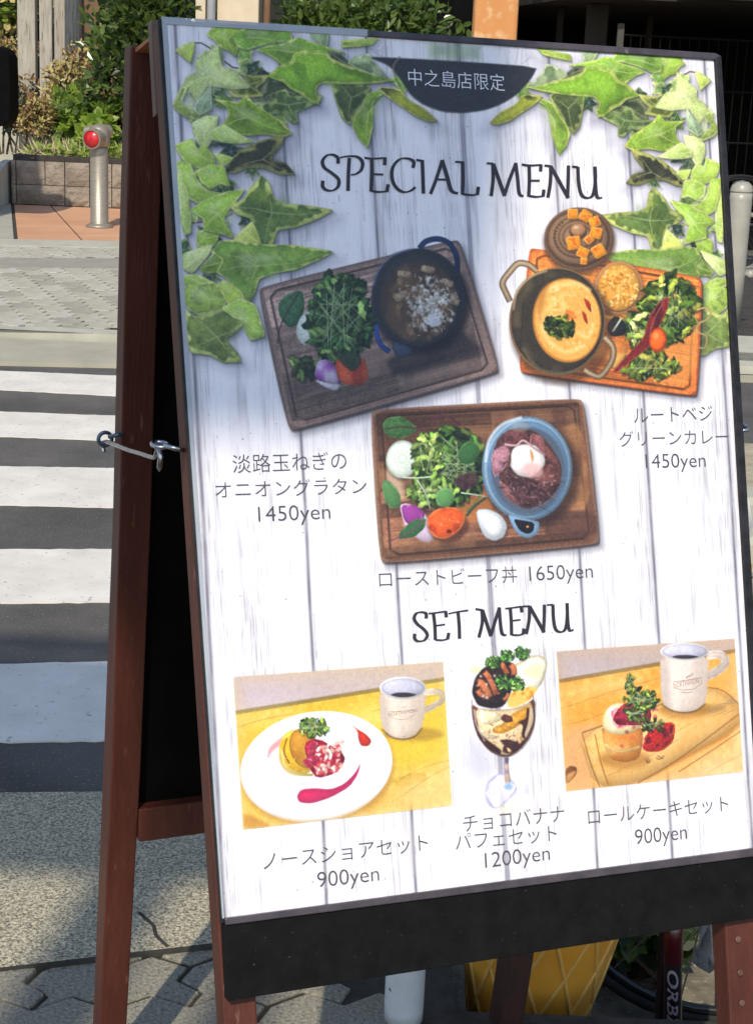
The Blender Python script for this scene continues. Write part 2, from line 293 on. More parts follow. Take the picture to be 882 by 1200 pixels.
# --- wooden boards
def board(F, quad, c, c2, c3, rnd=7, sh=1):
    a = cv(F(quad)); a = smooth(smooth(smooth(a, 1, .03), 2, .2), 1)
    fill(a + np.array([10, 12]), (60, 56, 66), soft=30, alpha=.55); fill(a + np.array([3, 5]), (40, 34, 34), soft=7, alpha=.7)
    fill(a, c2, soft=1.6, nz=.1, vol=.1); q = cv(F(quad)); cen = q.mean(0)
    def ins(k): return smooth(cen + (q - cen) * k, 1, .04)
    fill(ins(.975), c, soft=2, nz=.1, vol=0)
    # grain: long thin bands along the board
    e = q[1] - q[0]; h = q[3] - q[0]
    r = random.Random(int(q[0][0]))
    t = .03
    while t < .95:
        dt = r.uniform(.07, .2); t2 = min(.97, t + dt); k = r.choice((.55, .7, .85, 1.05, 1.3, 1.5))
        cuts = sorted([.025, .975] + [r.uniform(.2, .8) for _ in range(r.choice((0, 1, 1)))])
        for s0, s1 in zip(cuts[:-1], cuts[1:]):
            kk = k * r.uniform(.85, 1.2); fill([q[0] + h * t + e * s0, q[0] + h * t + e * s1, q[0] + h * t2 + e * s1, q[0] + h * t2 + e * s0], [min(255, v * kk) for v in c], soft=2, alpha=.75, nz=.14, nm=.14, vol=0)
        t = t2
    for i in range(170):
        t = r.uniform(.03, .97); s0 = r.uniform(.02, .6); s1 = min(.975, s0 + r.uniform(.2, .7)); k = r.uniform(.5, 1.35)
        p0 = q[0] + h * t + e * s0; p1 = q[0] + h * (t + r.uniform(-.01, .01)) + e * s1
        fill(strip([p0, (p0 + p1) / 2 + r.uniform(-1.5, 1.5), p1], r.uniform(.8, 4)), [min(255, v * k) for v in c], soft=2, alpha=.5)
    for i in range(5):
        t = r.uniform(.05, .85); s0 = r.choice([.02, .3, .55]); p = [q[0] + h * t + e * s0, q[0] + h * t + e * (s0 + .42), q[0] + h * (t + .14) + e * (s0 + .42), q[0] + h * (t + .14) + e * s0]
        fill(p, c3, soft=2, alpha=.45, mix=(c, NL, .5, 4))
    for k0, k1, cc, al in ((.93, 1, c2, .55),):
        o = ins(.90); 
        for i in range(len(o)):
            fill(strip([o[i - 1], (o[i - 1] + o[i]) / 2, o[i]], 5), [v * .52 for v in c], soft=2.5, alpha=.85)
            fill(strip([o[i - 1] + 3, (o[i - 1] + o[i]) / 2 + 3, o[i] + 3], 2), [min(255, v * 1.35) for v in c], soft=2, alpha=.6)
    return a
# dish 1: onion gratin
D1 = [(301,337),(538,279),(586,436),(338,507)]
d1 = board(FI, D1, (134,112,104), (118,98,92), (160,134,118))
F = zf(400, 260, 4.009)
P_(F, [(520,480),(690,620),(520,660),(250,740),(200,640)], (34,30,34), soft=16, alpha=.6)
fill(smooth(cv(F(ell(360,372,232,236,0,40)))) + 6, (26,22,26), soft=22, alpha=.8)
line(F, [(365,125),(395,92),(450,80),(500,98),(530,140),(542,190),(540,240)], 6.5, (44,58,96), soft=2)
line(F, [(160,480),(165,530),(185,580),(225,610)], 6, (48,72,140), soft=2)
P_(F, [(235,560),(330,590),(330,630),(270,640),(240,610)], (60,70,90), soft=3)
P_(F, ell(356,355,217,231,.1), (56,62,78)); P_(F, ell(358,352,206,220,.1), (54,54,56), soft=2)
P_(F, ell(362,378,178,190,.1), (74,60,50), soft=18, mix=((104,82,62), NL, .5, 3))
r = random.Random(3)
for i in range(60):
    a_ = r.random() * 6.28; q = math.sqrt(r.random()); x = 380 + 150 * q * math.cos(a_); y = 385 + 165 * q * math.sin(a_); s = r.uniform(8, 32)
    P_(F, ell(x, y, s, s * .7, r.random() * 3, 7, .3, i), r.choice([(130,104,80), (150,124,96), (112,90,72), (96,76,60)]), soft=4, alpha=.55, nz=.2)
for i in range(190):
    a_ = r.random() * 6.28; q = r.random(); x = 420 + 125 * q * math.cos(a_); y = 385 + 130 * q * math.sin(a_); s = r.uniform(4, 22)
    P_(F, ell(x, y, s, s * .55, r.random() * 3, 8, .5, i), r.choice([(200,200,190), (215,212,205), (176,170,158), (150,130,120), (226,222,212)]), soft=2.5, alpha=.8, nz=.2)
for q_ in ([(375,200),(440,215),(432,245),(366,232)], [(480,268),(528,280),(520,312),(478,300)], [(232,345),(300,318),(318,340),(262,382)], [(510,330),(552,360),(548,398),(512,384)], [(265,225),(330,235),(320,268),(258,255)]):
    P_(F, q_, (160,138,112), soft=2.5, nz=.2)
P_(F, ell(430,462,38,34,0,14,.2,2), (206,204,206), soft=4, nz=.15)
glint(F, 400, 390, 150, 150, 60, 8, (226, 224, 220), 5)
line(F, [(150,300),(175,220),(240,155),(330,128)], 2.5, (120,132,160), soft=3, alpha=.7)
P_(FB, [(555,232),(568,300),(548,370),(505,392),(468,350),(458,300),(480,262)], (66,104,70), nz=.15, edge=((90,130,90), 3)); line(FB, [(545,245),(505,310),(470,380),(458,450)], 1.3, (84,60,70))
P_(FB, ell(582,388,48,70,.25), (206,214,206), nz=.1)
greens(FB, 705, 345, 122, 172, 210, 30, [(60,112,62), (84,136,72), (48,92,54), (104,150,84), (60,120,70)], 5)
greens(FB, 560, 545, 55, 38, 22, 26, [(72,108,60), (94,128,74)], 6, False)
P_(FB, [(612,520),(660,510),(705,560),(710,612),(660,605),(602,590)], (140,78,158), mix=((196,180,206), NL, .6, 5), nz=.1); P_(FB, [(602,592),(660,607),(712,612),(690,640),(640,622)], (200,196,206), nz=.1)
P_(FB, [(683,530),(710,500),(760,560),(800,500),(818,560),(812,608),(760,620),(702,602)], (202,92,58), nz=.12, mix=((160,62,44), NL, .5, 3))
P_(FB, [(690,500),(770,470),(795,520),(760,565),(715,535)], (46,62,44), soft=3, alpha=.8)
# dish 2: green curry
F = zf(580, 230, 3.15)
D2 = F([(122,186),(764,300),(744,742),(84,652)])
d2 = board(FI, D2, (224,122,54), (196,96,44), (238,150,76))
P_(F, [(560,300),(752,322),(735,700),(560,690),(640,500)], (238,158,78), soft=20, alpha=.6)
P_(F, ell(310,170,136,124,0), (70,48,32), soft=14, alpha=.6)
P_(F, ell(308,160,129,119,0), (128,96,70)); P_(F, ell(304,156,118,106,0), (104,76,54)); P_(F, ell(304,154,108,96,0), (150,116,86), soft=2)
for rr in (90, 72, 56): P_(F, ell(302,150,rr,rr*.88,0), (112,82,58), soft=2); P_(F, ell(302,150,rr-5,rr*.88-5,0), (150,116,86), soft=2)
for i in range(9):
    a_ = 2.6 + i * .17; x, y = 302 + 82 * math.cos(a_), 150 + 72 * math.sin(a_); line(F, [(x-4,y-3),(x,y),(x+4,y+3)], 1.6, (84,62,44))
P_(F, ell(304,130,32,30,0), (96,66,44), soft=3); P_(F, ell(304,123,28,24,0), (176,128,88), soft=3); P_(F, ell(298,116,12,8,0), (214,176,140), soft=3)
for i, q_ in enumerate(((285,65,24),(331,72,26),(365,94,25),(370,135,27),(344,160,19),(288,172,32),(322,208,26),(380,202,30),(324,240,16))):
    x, y, s = q_; t = i * .6
    Q = [(x + s * 1.15 * math.cos(t + k * 1.5708 + .78), y + s * 1.1 * math.sin(t + k * 1.5708 + .78)) for k in range(4)]
    fill(smooth(cv(F(Q)) + np.array([3, 4]), 1, .12), (90,50,24), soft=6, alpha=.6)
    fill(smooth(cv(F(Q)), 1, .1), (238,146,36), soft=1.6, mix=((205,98,24), NM, .6, 3), nz=.12, edge=((250,184,84), 2.5))
P_(F, ell(456,345,96,106,.1), (96,50,26), soft=12, alpha=.5); P_(F, ell(453,338,88,98,.1), (206,150,104)); P_(F, ell(453,338,80,90,.1), (150,98,60)); P_(F, ell(453,336,78,87,.1), (222,158,66), soft=3)
for i in range(170):
    a_ = r.random() * 6.28; q = math.sqrt(r.random()); x = 453 + 72 * q * math.cos(a_); y = 336 + 82 * q * math.sin(a_); s = r.uniform(5, 13)
    P_(F, ell(x, y, s, s * .4, r.random() * 3, 7, .3, i), r.choice([(246,202,104), (232,172,70), (210,140,48), (250,216,140), (190,112,44)]), soft=1.6, alpha=.85)
greens(F, 640, 420, 95, 110, 120, 30, [(120,166,56), (150,190,74), (84,132,44), (176,206,96), (102,150,50)], 8)
greens(F, 520, 500, 55, 60, 40, 24, [(96,140,56), (180,210,120), (130,170,70)], 9)
greens(F, 570, 625, 95, 45, 60, 26, [(140,180,66), (190,214,96), (110,152,56)], 10)
P_(F, [(412,470),(440,438),(482,470),(478,512),(430,520),(410,500)], (38,40,36)); line(F, [(430,500),(445,478),(462,452)], 2.4, (214,222,196))
P_(F, [(424,540),(455,528),(490,550),(478,590),(440,640),(418,620)], (226,170,84), mix=((196,120,56), NL, .55, 4))
P_(F, [(642,368),(606,384),(562,448),(548,520),(482,588),(426,650),(440,655),(505,605),(572,552),(600,490),(632,420)], (146,44,40), mix=((92,34,32), NL, .5, 4), nz=.15, edge=((184,84,70), 3))
line(F, [(620,390),(585,450),(565,520)], 1.5, (212,128,112), alpha=.6)
fill(smooth(cv(F(ell(600,536,34,47,.1)))), (80,60,20), soft=8, alpha=.5); P_(F, ell(597,531,32,45,.1), (238,104,32), soft=2, edge=((206,74,20), 5)); P_(F, ell(590,515,10,12,0), (250,150,80), soft=6)
line(F, [(740,420),(772,412),(792,430),(778,455),(748,470),(742,500),(776,516),(772,556),(748,560)], 2.2, (206,180,110), soft=1.6); line(F, [(700,500),(745,470),(725,440)], 1.8, (190,160,90))
fill(smooth(cv(F(ell(236,482,192,205,0.05)))) + 6, (60,40,26), soft=20, alpha=.6)
for hd in ([(152,276),(120,252),(84,248),(55,276),(26,318),(38,355),(54,388)], [(400,520),(430,555),(432,592),(418,625),(385,664),(352,656),(326,640)]):
    line(F, hd, 7.4, (116,88,60), soft=2); line(F, hd, 5, (188,156,116), soft=2); line(F, hd, 2, (222,196,160), soft=2)
P_(F, ell(228,462,178,199,.0), (150,116,80)); P_(F, ell(228,460,171,192,.0), (66,58,44), mix=((92,80,58), NL, .5, 3)); P_(F, ell(240,462,150,170,.0), (58,50,38), soft=20)
P_(F, ell(262,458,126,156,-.08), (196,128,52), soft=4); P_(F, ell(264,456,119,149,-.08), (232,172,82), soft=4, mix=((244,204,122), NG, .5, 4), mix2=((222,150,58), NM, .62, 3))
P_(F, ell(272,440,24,20,.2,14,.3,4), (222,122,44), soft=6)
for q_ in ([(180,360),(230,330),(300,325),(350,350)], [(200,540),(260,575),(330,550)], [(165,430),(175,500),(215,560)], [(300,500),(340,520),(360,470)]): line(F, q_, 5, (248,212,140), soft=8, alpha=.6)
P_(F, [(150,400),(165,350),(200,315),(190,360),(170,420),(165,480)], (176,110,44), soft=14, alpha=.6)
glint(F, 264, 456, 100, 125, 70, 6, (255, 240, 200), 3); glint(F, 240, 470, 90, 120, 40, 4, (190, 96, 36), 4)
line(F, [(66,420),(80,350),(125,300),(190,274)], 3, (196,170,130), soft=2.5, alpha=.8); line(F, [(100,560),(150,630),(230,655),(310,640)], 4, (96,84,60), soft=5, alpha=.8)
for q_ in ([(322,372),(348,392),(354,432),(336,412)], [(316,420),(334,436),(340,476),(324,456)]): P_(F, q_, (170,52,28), soft=2)
greens(F, 236, 484, 52, 42, 75, 12, [(74,100,34), (96,124,44), (54,80,28)], 12, False)
# dish 3: roast beef bowl
F = zf(420, 460, 2.94)
D3 = F([(38,58),(772,18),(832,524),(72,592)])
d3 = board(FI, D3, (116,78,58), (150,112,88), (160,116,80))
P_(F, [(650,130),(770,100),(800,405),(690,410)], (186,132,82), soft=10, alpha=.6, mix=((150,98,62), NL, .5, 3))
P_(F, [(92,260),(150,300),(160,380),(96,330)], (214,186,160), soft=18, alpha=.7); P_(F, [(640,410),(815,405),(822,500),(640,505)], (84,56,46), soft=8, alpha=.7)
P_(F, [(320,400),(440,330),(470,420),(360,460)], (188,116,56), soft=14, alpha=.7)
P_(F, [(78,110),(100,85),(150,80),(180,105),(205,122),(175,150),(140,160),(95,150)], (70,112,58), edge=((110,150,90), 3), nz=.15); line(F, [(90,125),(150,118),(205,122),(260,92),(300,55)], 1.6, (110,60,70))
line(F, [(250,85),(300,82),(350,112)], 2, (96,50,66))
P_(F, ell(153,236,58,67,.1), (40,40,36), soft=12, alpha=.5); P_(F, ell(149,230,56,66,.1), (222,232,218), edge=((190,204,186), 4)); 
for rr in (14, 26): 
    for k in range(14): a_ = k * .449; x, y = 150 + rr * math.cos(a_), 228 + rr * 1.1 * math.sin(a_); P_(F, ell(x, y, 3.5, 2.5, a_, 8), (190,206,184), soft=1.5)
P_(F, [(78,305),(105,302),(142,345),(146,395),(110,402),(86,370)], (84,128,74), edge=((130,166,110), 3))
greens(F, 320, 250, 110, 125, 210, 26, [(70,118,50), (96,150,60), (48,88,40), (130,178,84), (60,104,48), (38,60,34)], 14)
greens(F, 235, 220, 45, 80, 60, 22, [(130,186,90), (150,198,104), (100,156,70)], 15)
greens(F, 250, 340, 80, 50, 60, 22, [(110,164,76), (80,128,60), (130,176,96)], 16)
P_(F, [(330,290),(400,270),(420,300),(380,340),(335,330)], (66,34,44), soft=6, alpha=.8)
P_(F, ell(378,208,34,42,.6), (56,98,52), edge=((90,136,80), 3)); P_(F, ell(296,362,32,34,.2), (92,142,80), edge=((130,176,110), 3))
for q_ in ([(150,292),(200,294),(250,290)], [(200,300),(230,350),(245,400)], [(350,345),(400,352),(440,360)]): line(F, q_, 1.8, (196,216,186))
P_(F, [(138,388),(165,380),(215,400),(235,430),(262,500),(240,518),(205,508),(160,470)], (226,200,224)); P_(F, [(144,388),(190,386),(228,410),(222,438),(180,462),(155,440)], (148,62,142), mix=((196,130,190), NM, .6, 4))
P_(F, [(232,430),(228,465),(190,500),(130,505),(150,470),(185,440)], (58,104,62), edge=((96,140,90), 3)); line(F, [(225,440),(160,490),(98,512)], 1.4, (150,80,120))
P_(F, ell(306,458,72,60,0,14,.05,3), (60,30,20), soft=12, alpha=.6); P_(F, [(234,432),(262,402),(320,392),(362,410),(366,440),(345,478),(300,506),(258,500),(238,470)], (222,92,36), mix=((190,64,24), NL, .55, 4), edge=((238,128,70), 4)); P_(F, ell(310,478,9,7,0,12), (110,30,14)); glint(F, 300, 440, 45, 32, 22, 6, (255, 190, 140), 12, .5); glint(F, 300, 455, 50, 40, 16, 7, (170, 50, 20), 13, .5)
line(F, [(438,362),(400,390),(370,425)], 3, (70,82,56)); line(F, [(420,355),(395,385),(372,410)], 2, (110,130,80))
fill(smooth(cv(F(ell(590,275,164,186,0)))) + 5, (40,26,24), soft=26, alpha=.7)
P_(F, ell(578,262,156,180,0), (112,142,170)); P_(F, ell(578,261,148,172,0), (160,190,212), soft=3); P_(F, ell(580,262,140,164,0), (108,146,182), soft=3); P_(F, ell(582,268,128,150,0), (82,92,108), soft=10)
for i, (pp, cc) in enumerate((([(480,150),(540,120),(600,128),(650,170),(700,250),(690,330),(640,380),(575,405),(520,370),(485,300),(455,220)], (92,60,56)), ([(500,130),(560,122),(590,160),(540,190),(500,175)], (112,66,66)), ([(590,140),(630,150),(650,210),(620,240),(585,190)], (150,92,92)), ([(640,175),(690,240),(695,310),(640,330),(610,300),(640,250)], (122,74,68)), ([(455,205),(500,180),(520,200),(510,250),(470,298),(458,270)], (176,124,136)), ([(505,250),(550,300),(610,310),(660,345),(620,385),(570,402),(520,350)], (88,56,58)), ([(480,300),(520,330),(560,395),(510,370),(488,330)], (140,92,92)))):
    P_(F, pp, cc, soft=2, mix=([v * .72 for v in cc], NM, .5, 4), edge=([min(255, v * 1.18) for v in cc], 2.5), nz=.16)
for i in range(60):
    x = r.uniform(490, 680); y = r.uniform(290, 390)
    if ((x - 580) / 110) ** 2 + ((y - 270) / 130) ** 2 < 1: line(F, [(x, y), (x + r.uniform(10, 26), y + r.uniform(-4, 14)), (x + 38, y + r.uniform(8, 30))], r.uniform(.6, 1.3), r.choice([(160,112,110), (60,38,40), (130,84,82)]), alpha=.55)
P_(F, ell(556,118,34,18,0), (150,150,150), soft=3, alpha=.5)
glint(F, 580, 300, 95, 95, 60, 7, (222, 180, 180), 9, .5); glint(F, 580, 290, 100, 100, 50, 9, (44, 24, 28), 10, .7)
line(F, [(436,240),(446,170),(490,112),(560,86)], 3.5, (206,222,236), soft=4, alpha=.8); line(F, [(700,330),(670,390),(610,425)], 4, (84,116,150), soft=5, alpha=.7)
P_(F, ell(582,244,64,62,0,16,.1,7), (50,30,30), soft=10, alpha=.5); P_(F, ell(578,234,60,58,0,18,.08,7), (238,232,230), soft=3, mix=((222,206,204), NL, .55, 4)); P_(F, ell(600,268,34,26,.3), (232,180,176), soft=12, alpha=.7); P_(F, [(588,190),(602,215),(598,245),(590,220)], (206,140,84), soft=4)
line(F, [(500,178),(540,182),(565,165),(600,190),(640,215)], 2.6, (216,176,180), soft=2)
P_(F, [(408,408),(450,402),(495,425),(514,460),(505,500),(470,518),(435,500),(415,455)], (60,36,28), soft=10, alpha=.6); P_(F, [(402,404),(445,400),(490,422),(512,458),(500,498),(465,514),(430,496),(410,450)], (206,214,222)); P_(F, [(418,416),(450,412),(485,430),(500,460),(490,490),(465,502),(438,486),(424,450)], (236,236,238), soft=3)
P_(F, [(512,420),(535,425),(600,440),(622,445),(618,485),(585,504),(548,492),(525,455)], (128,160,192)); P_(F, [(530,435),(560,440),(604,448),(600,478),(580,488),(552,476)], (28,22,28), soft=2); P_(F, ell(580,462,5,4,0), (214,150,60))
# --- framed photographs
def photo(F, quad, wall, tab, tabn, ln):
    q = cv(F(quad)); clipto(q); fill(q, tab, soft=1.2, vol=0, mix=(tabn, NG, .5, 3), nz=.05)
    P_(F, [quad[0], quad[1], ln[1], ln[0]], wall, sm=0, soft=1.2, vol=0, mix=([v * .93 for v in wall], NG, .5, 2))
    line(F, [ln[0], ((ln[0][0] + ln[1][0]) / 2, (ln[0][1] + ln[1][1]) / 2), ln[1]], 4.5, [v * .62 for v in tabn], soft=3, alpha=.8)
    return q
def tablelight(F, spots, lines, lc):
    for x, y, rx, ry, a in spots: P_(F, ell(x, y, rx, ry, -.2), (255, 246, 214), soft=70, alpha=a)
    for q_ in lines: line(F, q_, .9, lc, soft=2, alpha=.4)
def mug(F, x0, x1, yt, ry, yb, hx, hy, hr, body, ink, ty):
    cx = (x0 + x1) / 2; rx = (x1 - x0) / 2
    P_(F, ell(cx + 40, yb - 6, rx * 1.3, ry * .6, 0), (150,110,40), soft=14, alpha=.6)
    line(F, [(x1 - 10, yt + 18), (x1 + hr * .75, yt + 14), (x1 + hr * 1.15, yt + hy * .5), (x1 + hr * .8, yt + hy * .92), (x1 - 8, yt + hy * 1.35)], hx, [v * .93 for v in body], soft=2, edge=((250,240,232), 3))
    P_(F, [(x0, yt), (x0 + 6, yb - ry), (x0 + rx * .4, yb), (cx, yb + ry * .35), (x1 - rx * .5, yb), (x1 - 10, yb - ry), (x1, yt)], body, soft=2, vol=.1)
    P_(F, [(x0 + 3, yt + 10), (x0 + rx * .35, yt + ry), (x0 + rx * .4, yb - 4), (x0 + 10, yb - ry)], [v * .86 for v in body], soft=22, alpha=.6); P_(F, [(x0 + rx * .5, yt + ry), (x0 + rx * .85, yt + ry), (x0 + rx * .85, yb), (x0 + rx * .55, yb)], [min(255, v * 1.12) for v in body], soft=22, alpha=.7)
    line(F, [(x0 + 8, yb - ry * .6), (x0 + rx * .5, yb + ry * .08), (cx, yb + ry * .3), (x1 - rx * .5, yb + ry * .05), (x1 - 14, yb - ry * .7)], 1.6, (120, 84, 50), soft=2.5, alpha=.8)
    P_(F, [(x1 - rx * .7, yt + 20), (x1 - 3, yt + 10), (x1 - 12, yb - ry), (x1 - rx * .6, yb - ry * .3)], [v * .9 for v in body], soft=24, alpha=.6)
    P_(F, ell(cx, yt, rx, ry, 0), (252,246,244)); P_(F, ell(cx, yt, rx * .93, ry * .84, 0), (196,194,212), soft=2, mix=((214,212,226), NG, .5, 2))
    P_(F, [(cx - rx * .55, yt + ry * .62), (cx - rx * .3, yt + ry * .42), (cx + rx * .2, yt + ry * .4), (cx + rx * .62, yt + ry * .58), (cx + rx * .3, yt + ry * .8), (cx - rx * .2, yt + ry * .82)], (58,50,56), soft=2)
F = zf(260, 760, 3.15)
PH1 = [(42,105),(815,48),(848,580),(78,668)]
photo(F, PH1, (206,184,172), (230,186,66), (240,200,92), [(50,236),(824,112)])
P_(F, [(60,300),(300,250),(840,130),(840,400),(700,440),(600,420)], (232,196,44), soft=60, alpha=.7); P_(F, [(620,480),(740,450),(765,485),(650,515)], (204,160,50), soft=4, alpha=.7)
P_(F, [(80,600),(200,660),(78,668)], (200,140,60), soft=10); P_(F, [(500,560),(620,480),(600,560),(540,615)], (196,150,50), soft=20, alpha=.7)
P_(F, [(846,470),(848,580),(500,618),(640,500)], (236,178,84), soft=30, alpha=.6)
tablelight(F, [(560,250,120,40,.35),(760,520,90,50,.3),(150,250,110,25,.3)], [[(640,560),(770,470),(850,430)], [(560,230),(700,190),(830,165)], [(660,480),(740,440),(845,410)], [(60,290),(150,262),(260,240)]], (170,120,30))
mug(F, 580, 752, 145, 42, 322, 7.5, 62, 55, (222,202,184), (110,90,80), 240)
P_(F, ell(352,448,284,206,-.16), (180,130,60), soft=20, alpha=.8); P_(F, ell(347,436,283,203,-.16), (222, 206, 200), nz=.02, nm=.01, vol=0); P_(F, ell(348,431,280,198,-.16), (249,246,248), soft=3, nz=.015, nm=.01, vol=.02)
P_(F, ell(330,404,158,108,-.1), (216,212,224), soft=22, nz=.015, nm=.01); P_(F, ell(328,396,148,96,-.1), (250,247,249), soft=12, nz=.015, nm=.01); P_(F, ell(355,430,130,66,-.1), (226,222,230), soft=30, alpha=.5)
P_(F, [(165,410),(170,365),(220,325),(270,295),(235,340),(185,380)], (232,150,150), soft=8, alpha=.8)
P_(F, ell(284,392,74,78,.5), (196,140,30), soft=6, alpha=.6); P_(F, ell(280,382,68,84,-.3), (228,178,40), edge=((250,214,90), 6)); P_(F, ell(300,368,50,74,-.3), (206,150,44), mix=((190,128,30), NL, .5, 3)); 
line(F, [(222,375),(232,430),(280,462),(335,466)], 3, (250,226,120)); line(F, [(240,330),(228,380),(250,425)], 2, (182,120,24))
P_(F, [(300,350),(350,328),(440,380),(456,410),(420,460),(350,480),(320,440)], (182,34,62), mix=((140,20,44), NM, .5, 4), nz=.15)
for i in range(55):
    x = r.uniform(348, 442); y = r.uniform(338, 462); s = r.uniform(5, 17)
    P_(F, ell(x, y, s, s * .5, r.random() * 3, 8, .4, i), r.choice([(250,226,216), (244,200,190), (252,240,232), (214,80,84), (236,170,150)]), soft=2)
for i in range(8): P_(F, ell(r.uniform(310, 345), r.uniform(350, 440), 14, 11, 0, 10), (170,30,60), soft=2, edge=((212,80,110), 2))
P_(F, [(275,545),(290,520),(340,515),(400,520),(450,500),(490,460),(512,420),(500,465),(470,510),(400,550),(330,572),(285,568)], (214,30,92), soft=2.5, mix=((232,80,60), NG, .55, 4))
P_(F, [(475,278),(495,295),(530,315),(552,340),(540,360),(512,360),(502,335),(500,305)], (220,60,44), soft=2.5)
greens(F, 335, 290, 52, 34, 60, 12, [(120,170,60), (160,200,96), (92,140,50)], 20)
clipto(None)
glint(F, 380, 410, 70, 70, 40, 5, (255, 225, 225), 21); glint(F, 275, 385, 50, 60, 20, 6, (250, 222, 130), 22, .5)
F = zf(640, 740, 3.645)
PH3 = [(40,85),(800,30),(838,600),(82,683)]
photo(F, PH3, (196,172,160), (236,166,72), (244,186,92), [(52,212),(804,82)])
P_(F, [(60,420),(240,380),(200,680),(82,683)], (222,166,112), soft=30, alpha=.8)
P_(F, [(130,425),(690,232),(830,320),(828,420),(560,560),(400,650),(205,668)], (176,112,40), soft=10, alpha=.8); P_(F, [(130,420),(690,228),(830,310),(828,400),(570,540),(390,648),(200,666)], (240,190,112), soft=2.5, mix=((228,170,88), NG, .5, 3))
for ln_ in ([(150,435),(185,560),(225,664)], [(205,440),(230,560),(262,655)], [(150,432),(400,345),(690,240),(820,310)], [(560,600),(700,510),(826,425)], [(385,648),(560,545),(828,345)]): line(F, ln_, 1.5, (176,112,44), soft=2, alpha=.85)
P_(F, [(78,590),(100,572),(128,580),(125,610),(98,640),(82,645)], (104,60,28), soft=3); P_(F, [(82,610),(118,592),(126,600),(100,640),(82,650)], (216,150,90), soft=3)
tablelight(F, [(250,230,150,30,.35),(420,470,130,50,.3),(720,560,80,40,.25)], [[(60,330),(300,250),(480,200)], [(690,600),(760,560),(836,520)], [(300,560),(450,480),(640,380)], [(250,620),(420,540),(560,460)], [(420,420),(520,370),(640,330)], [(70,400),(140,385),(240,350)]], (186,116,46))
P_(F, ell(585,335,110,40,0), (190,132,60), soft=18, alpha=.8); mug(F, 482, 690, 85, 38, 335, 10, 80, 62, (224,204,190), (90,66,54), 225)
P_(F, ell(330,545,110,42,0), (176,120,50), soft=22, alpha=.8)
P_(F, [(232,400),(240,480),(270,545),(330,560),(390,545),(408,480),(408,400)], (206,128,50), soft=2, mix=((232,176,96), NL, .5, 3)); line(F, [(245,480),(310,512),(400,490)], 4, (240,196,120), soft=3)
P_(F, [(235,370),(262,320),(310,300),(370,330),(410,390),(400,410),(340,440),(290,440),(240,420)], (242,218,160), mix=((250,238,206), NL, .5, 4)); P_(F, [(268,345),(300,320),(350,370),(340,405),(290,415)], (216,90,110), soft=6, mix=((240,170,170), NM, .5, 4))
P_(F, [(278,370),(320,310),(380,295),(440,320),(446,370),(420,400),(340,400),(300,400)], (166,34,60), nz=.2, mix=((120,20,40), NM, .5, 4))
P_(F, [(405,500),(420,440),(470,395),(530,385),(548,400),(540,470),(490,512),(430,515)], (180,26,24), nz=.2, mix=((96,14,26), NM, .5, 4), edge=((226,70,40), 4))
for i in range(22): P_(F, ell(r.uniform(300, 530), r.uniform(310, 500), 10, 8, r.random() * 3, 9), r.choice([(196,40,60), (130,16,34), (222,90,80)]), soft=3, alpha=.5)
greens(F, 400, 290, 75, 42, 66, 12, [(84,120,40), (110,150,60), (66,100,34)], 22); greens(F, 375, 352, 46, 36, 44, 12, [(96,140,46), (120,166,70), (70,104,36)], 23); greens(F, 352, 225, 20, 42, 22, 10, [(96,130,50), (120,150,70)], 24); greens(F, 450, 400, 50, 30, 30, 10, [(96,124,50), (70,96,40)], 25)
for q_ in ([(415,545),(430,555),(440,548)], [(430,540),(425,560)][:2] + [(440,556)], [(465,540),(480,545),(500,530)], [(470,530),(485,538),(495,542)]): line(F, q_, 1.2, (120,84,50), alpha=.8)
glint(F, 430, 420, 100, 90, 60, 5, (255, 150, 140), 23, .6); glint(F, 350, 370, 80, 50, 30, 5, (230, 120, 140), 24, .6); glint(F, 320, 480, 70, 50, 30, 6, (180, 100, 40), 25, .5)
clipto(None)
# --- parfait
F = zf(540, 750, 8.02)
P_(F, [(60,900),(250,1000),(330,1260),(120,1330),(40,1150)], (176,176,190), soft=70, alpha=.55)
P_(F, [(70,270),(130,250),(200,240),(180,300),(110,320)], (240,232,176), soft=14)
P_(F, [(425,240),(500,230),(640,150),(740,140),(802,190),(800,260),(760,400),(700,470),(640,560),(500,620),(420,600)], (246,242,226), soft=3, edge=((222,206,150), 5)); P_(F, [(560,300),(640,230),(720,210),(760,240),(740,330),(700,360),(600,340)], (240,232,170), soft=16, alpha=.8)
P_(F, [(470,480),(560,470),(640,430),(720,450),(650,560),(500,640),(420,620)], (236,196,96), soft=6, mix=((214,150,48), NM, .55, 4))
P_(F, [(98,600),(150,640),(300,660),(480,650),(600,610),(690,540),(692,780),(640,920),(540,1040),(440,1100),(370,1092),(260,1040),(160,900),(110,760)], (110,60,44), soft=3)
P_(F, [(130,640),(300,662),(480,650),(600,610),(660,580),(672,760),(620,900),(520,1020),(440,1080),(370,1075),(270,1020),(180,900),(140,780)], (236,206,160), soft=3, mix=((214,160,100), NL, .62, 4))
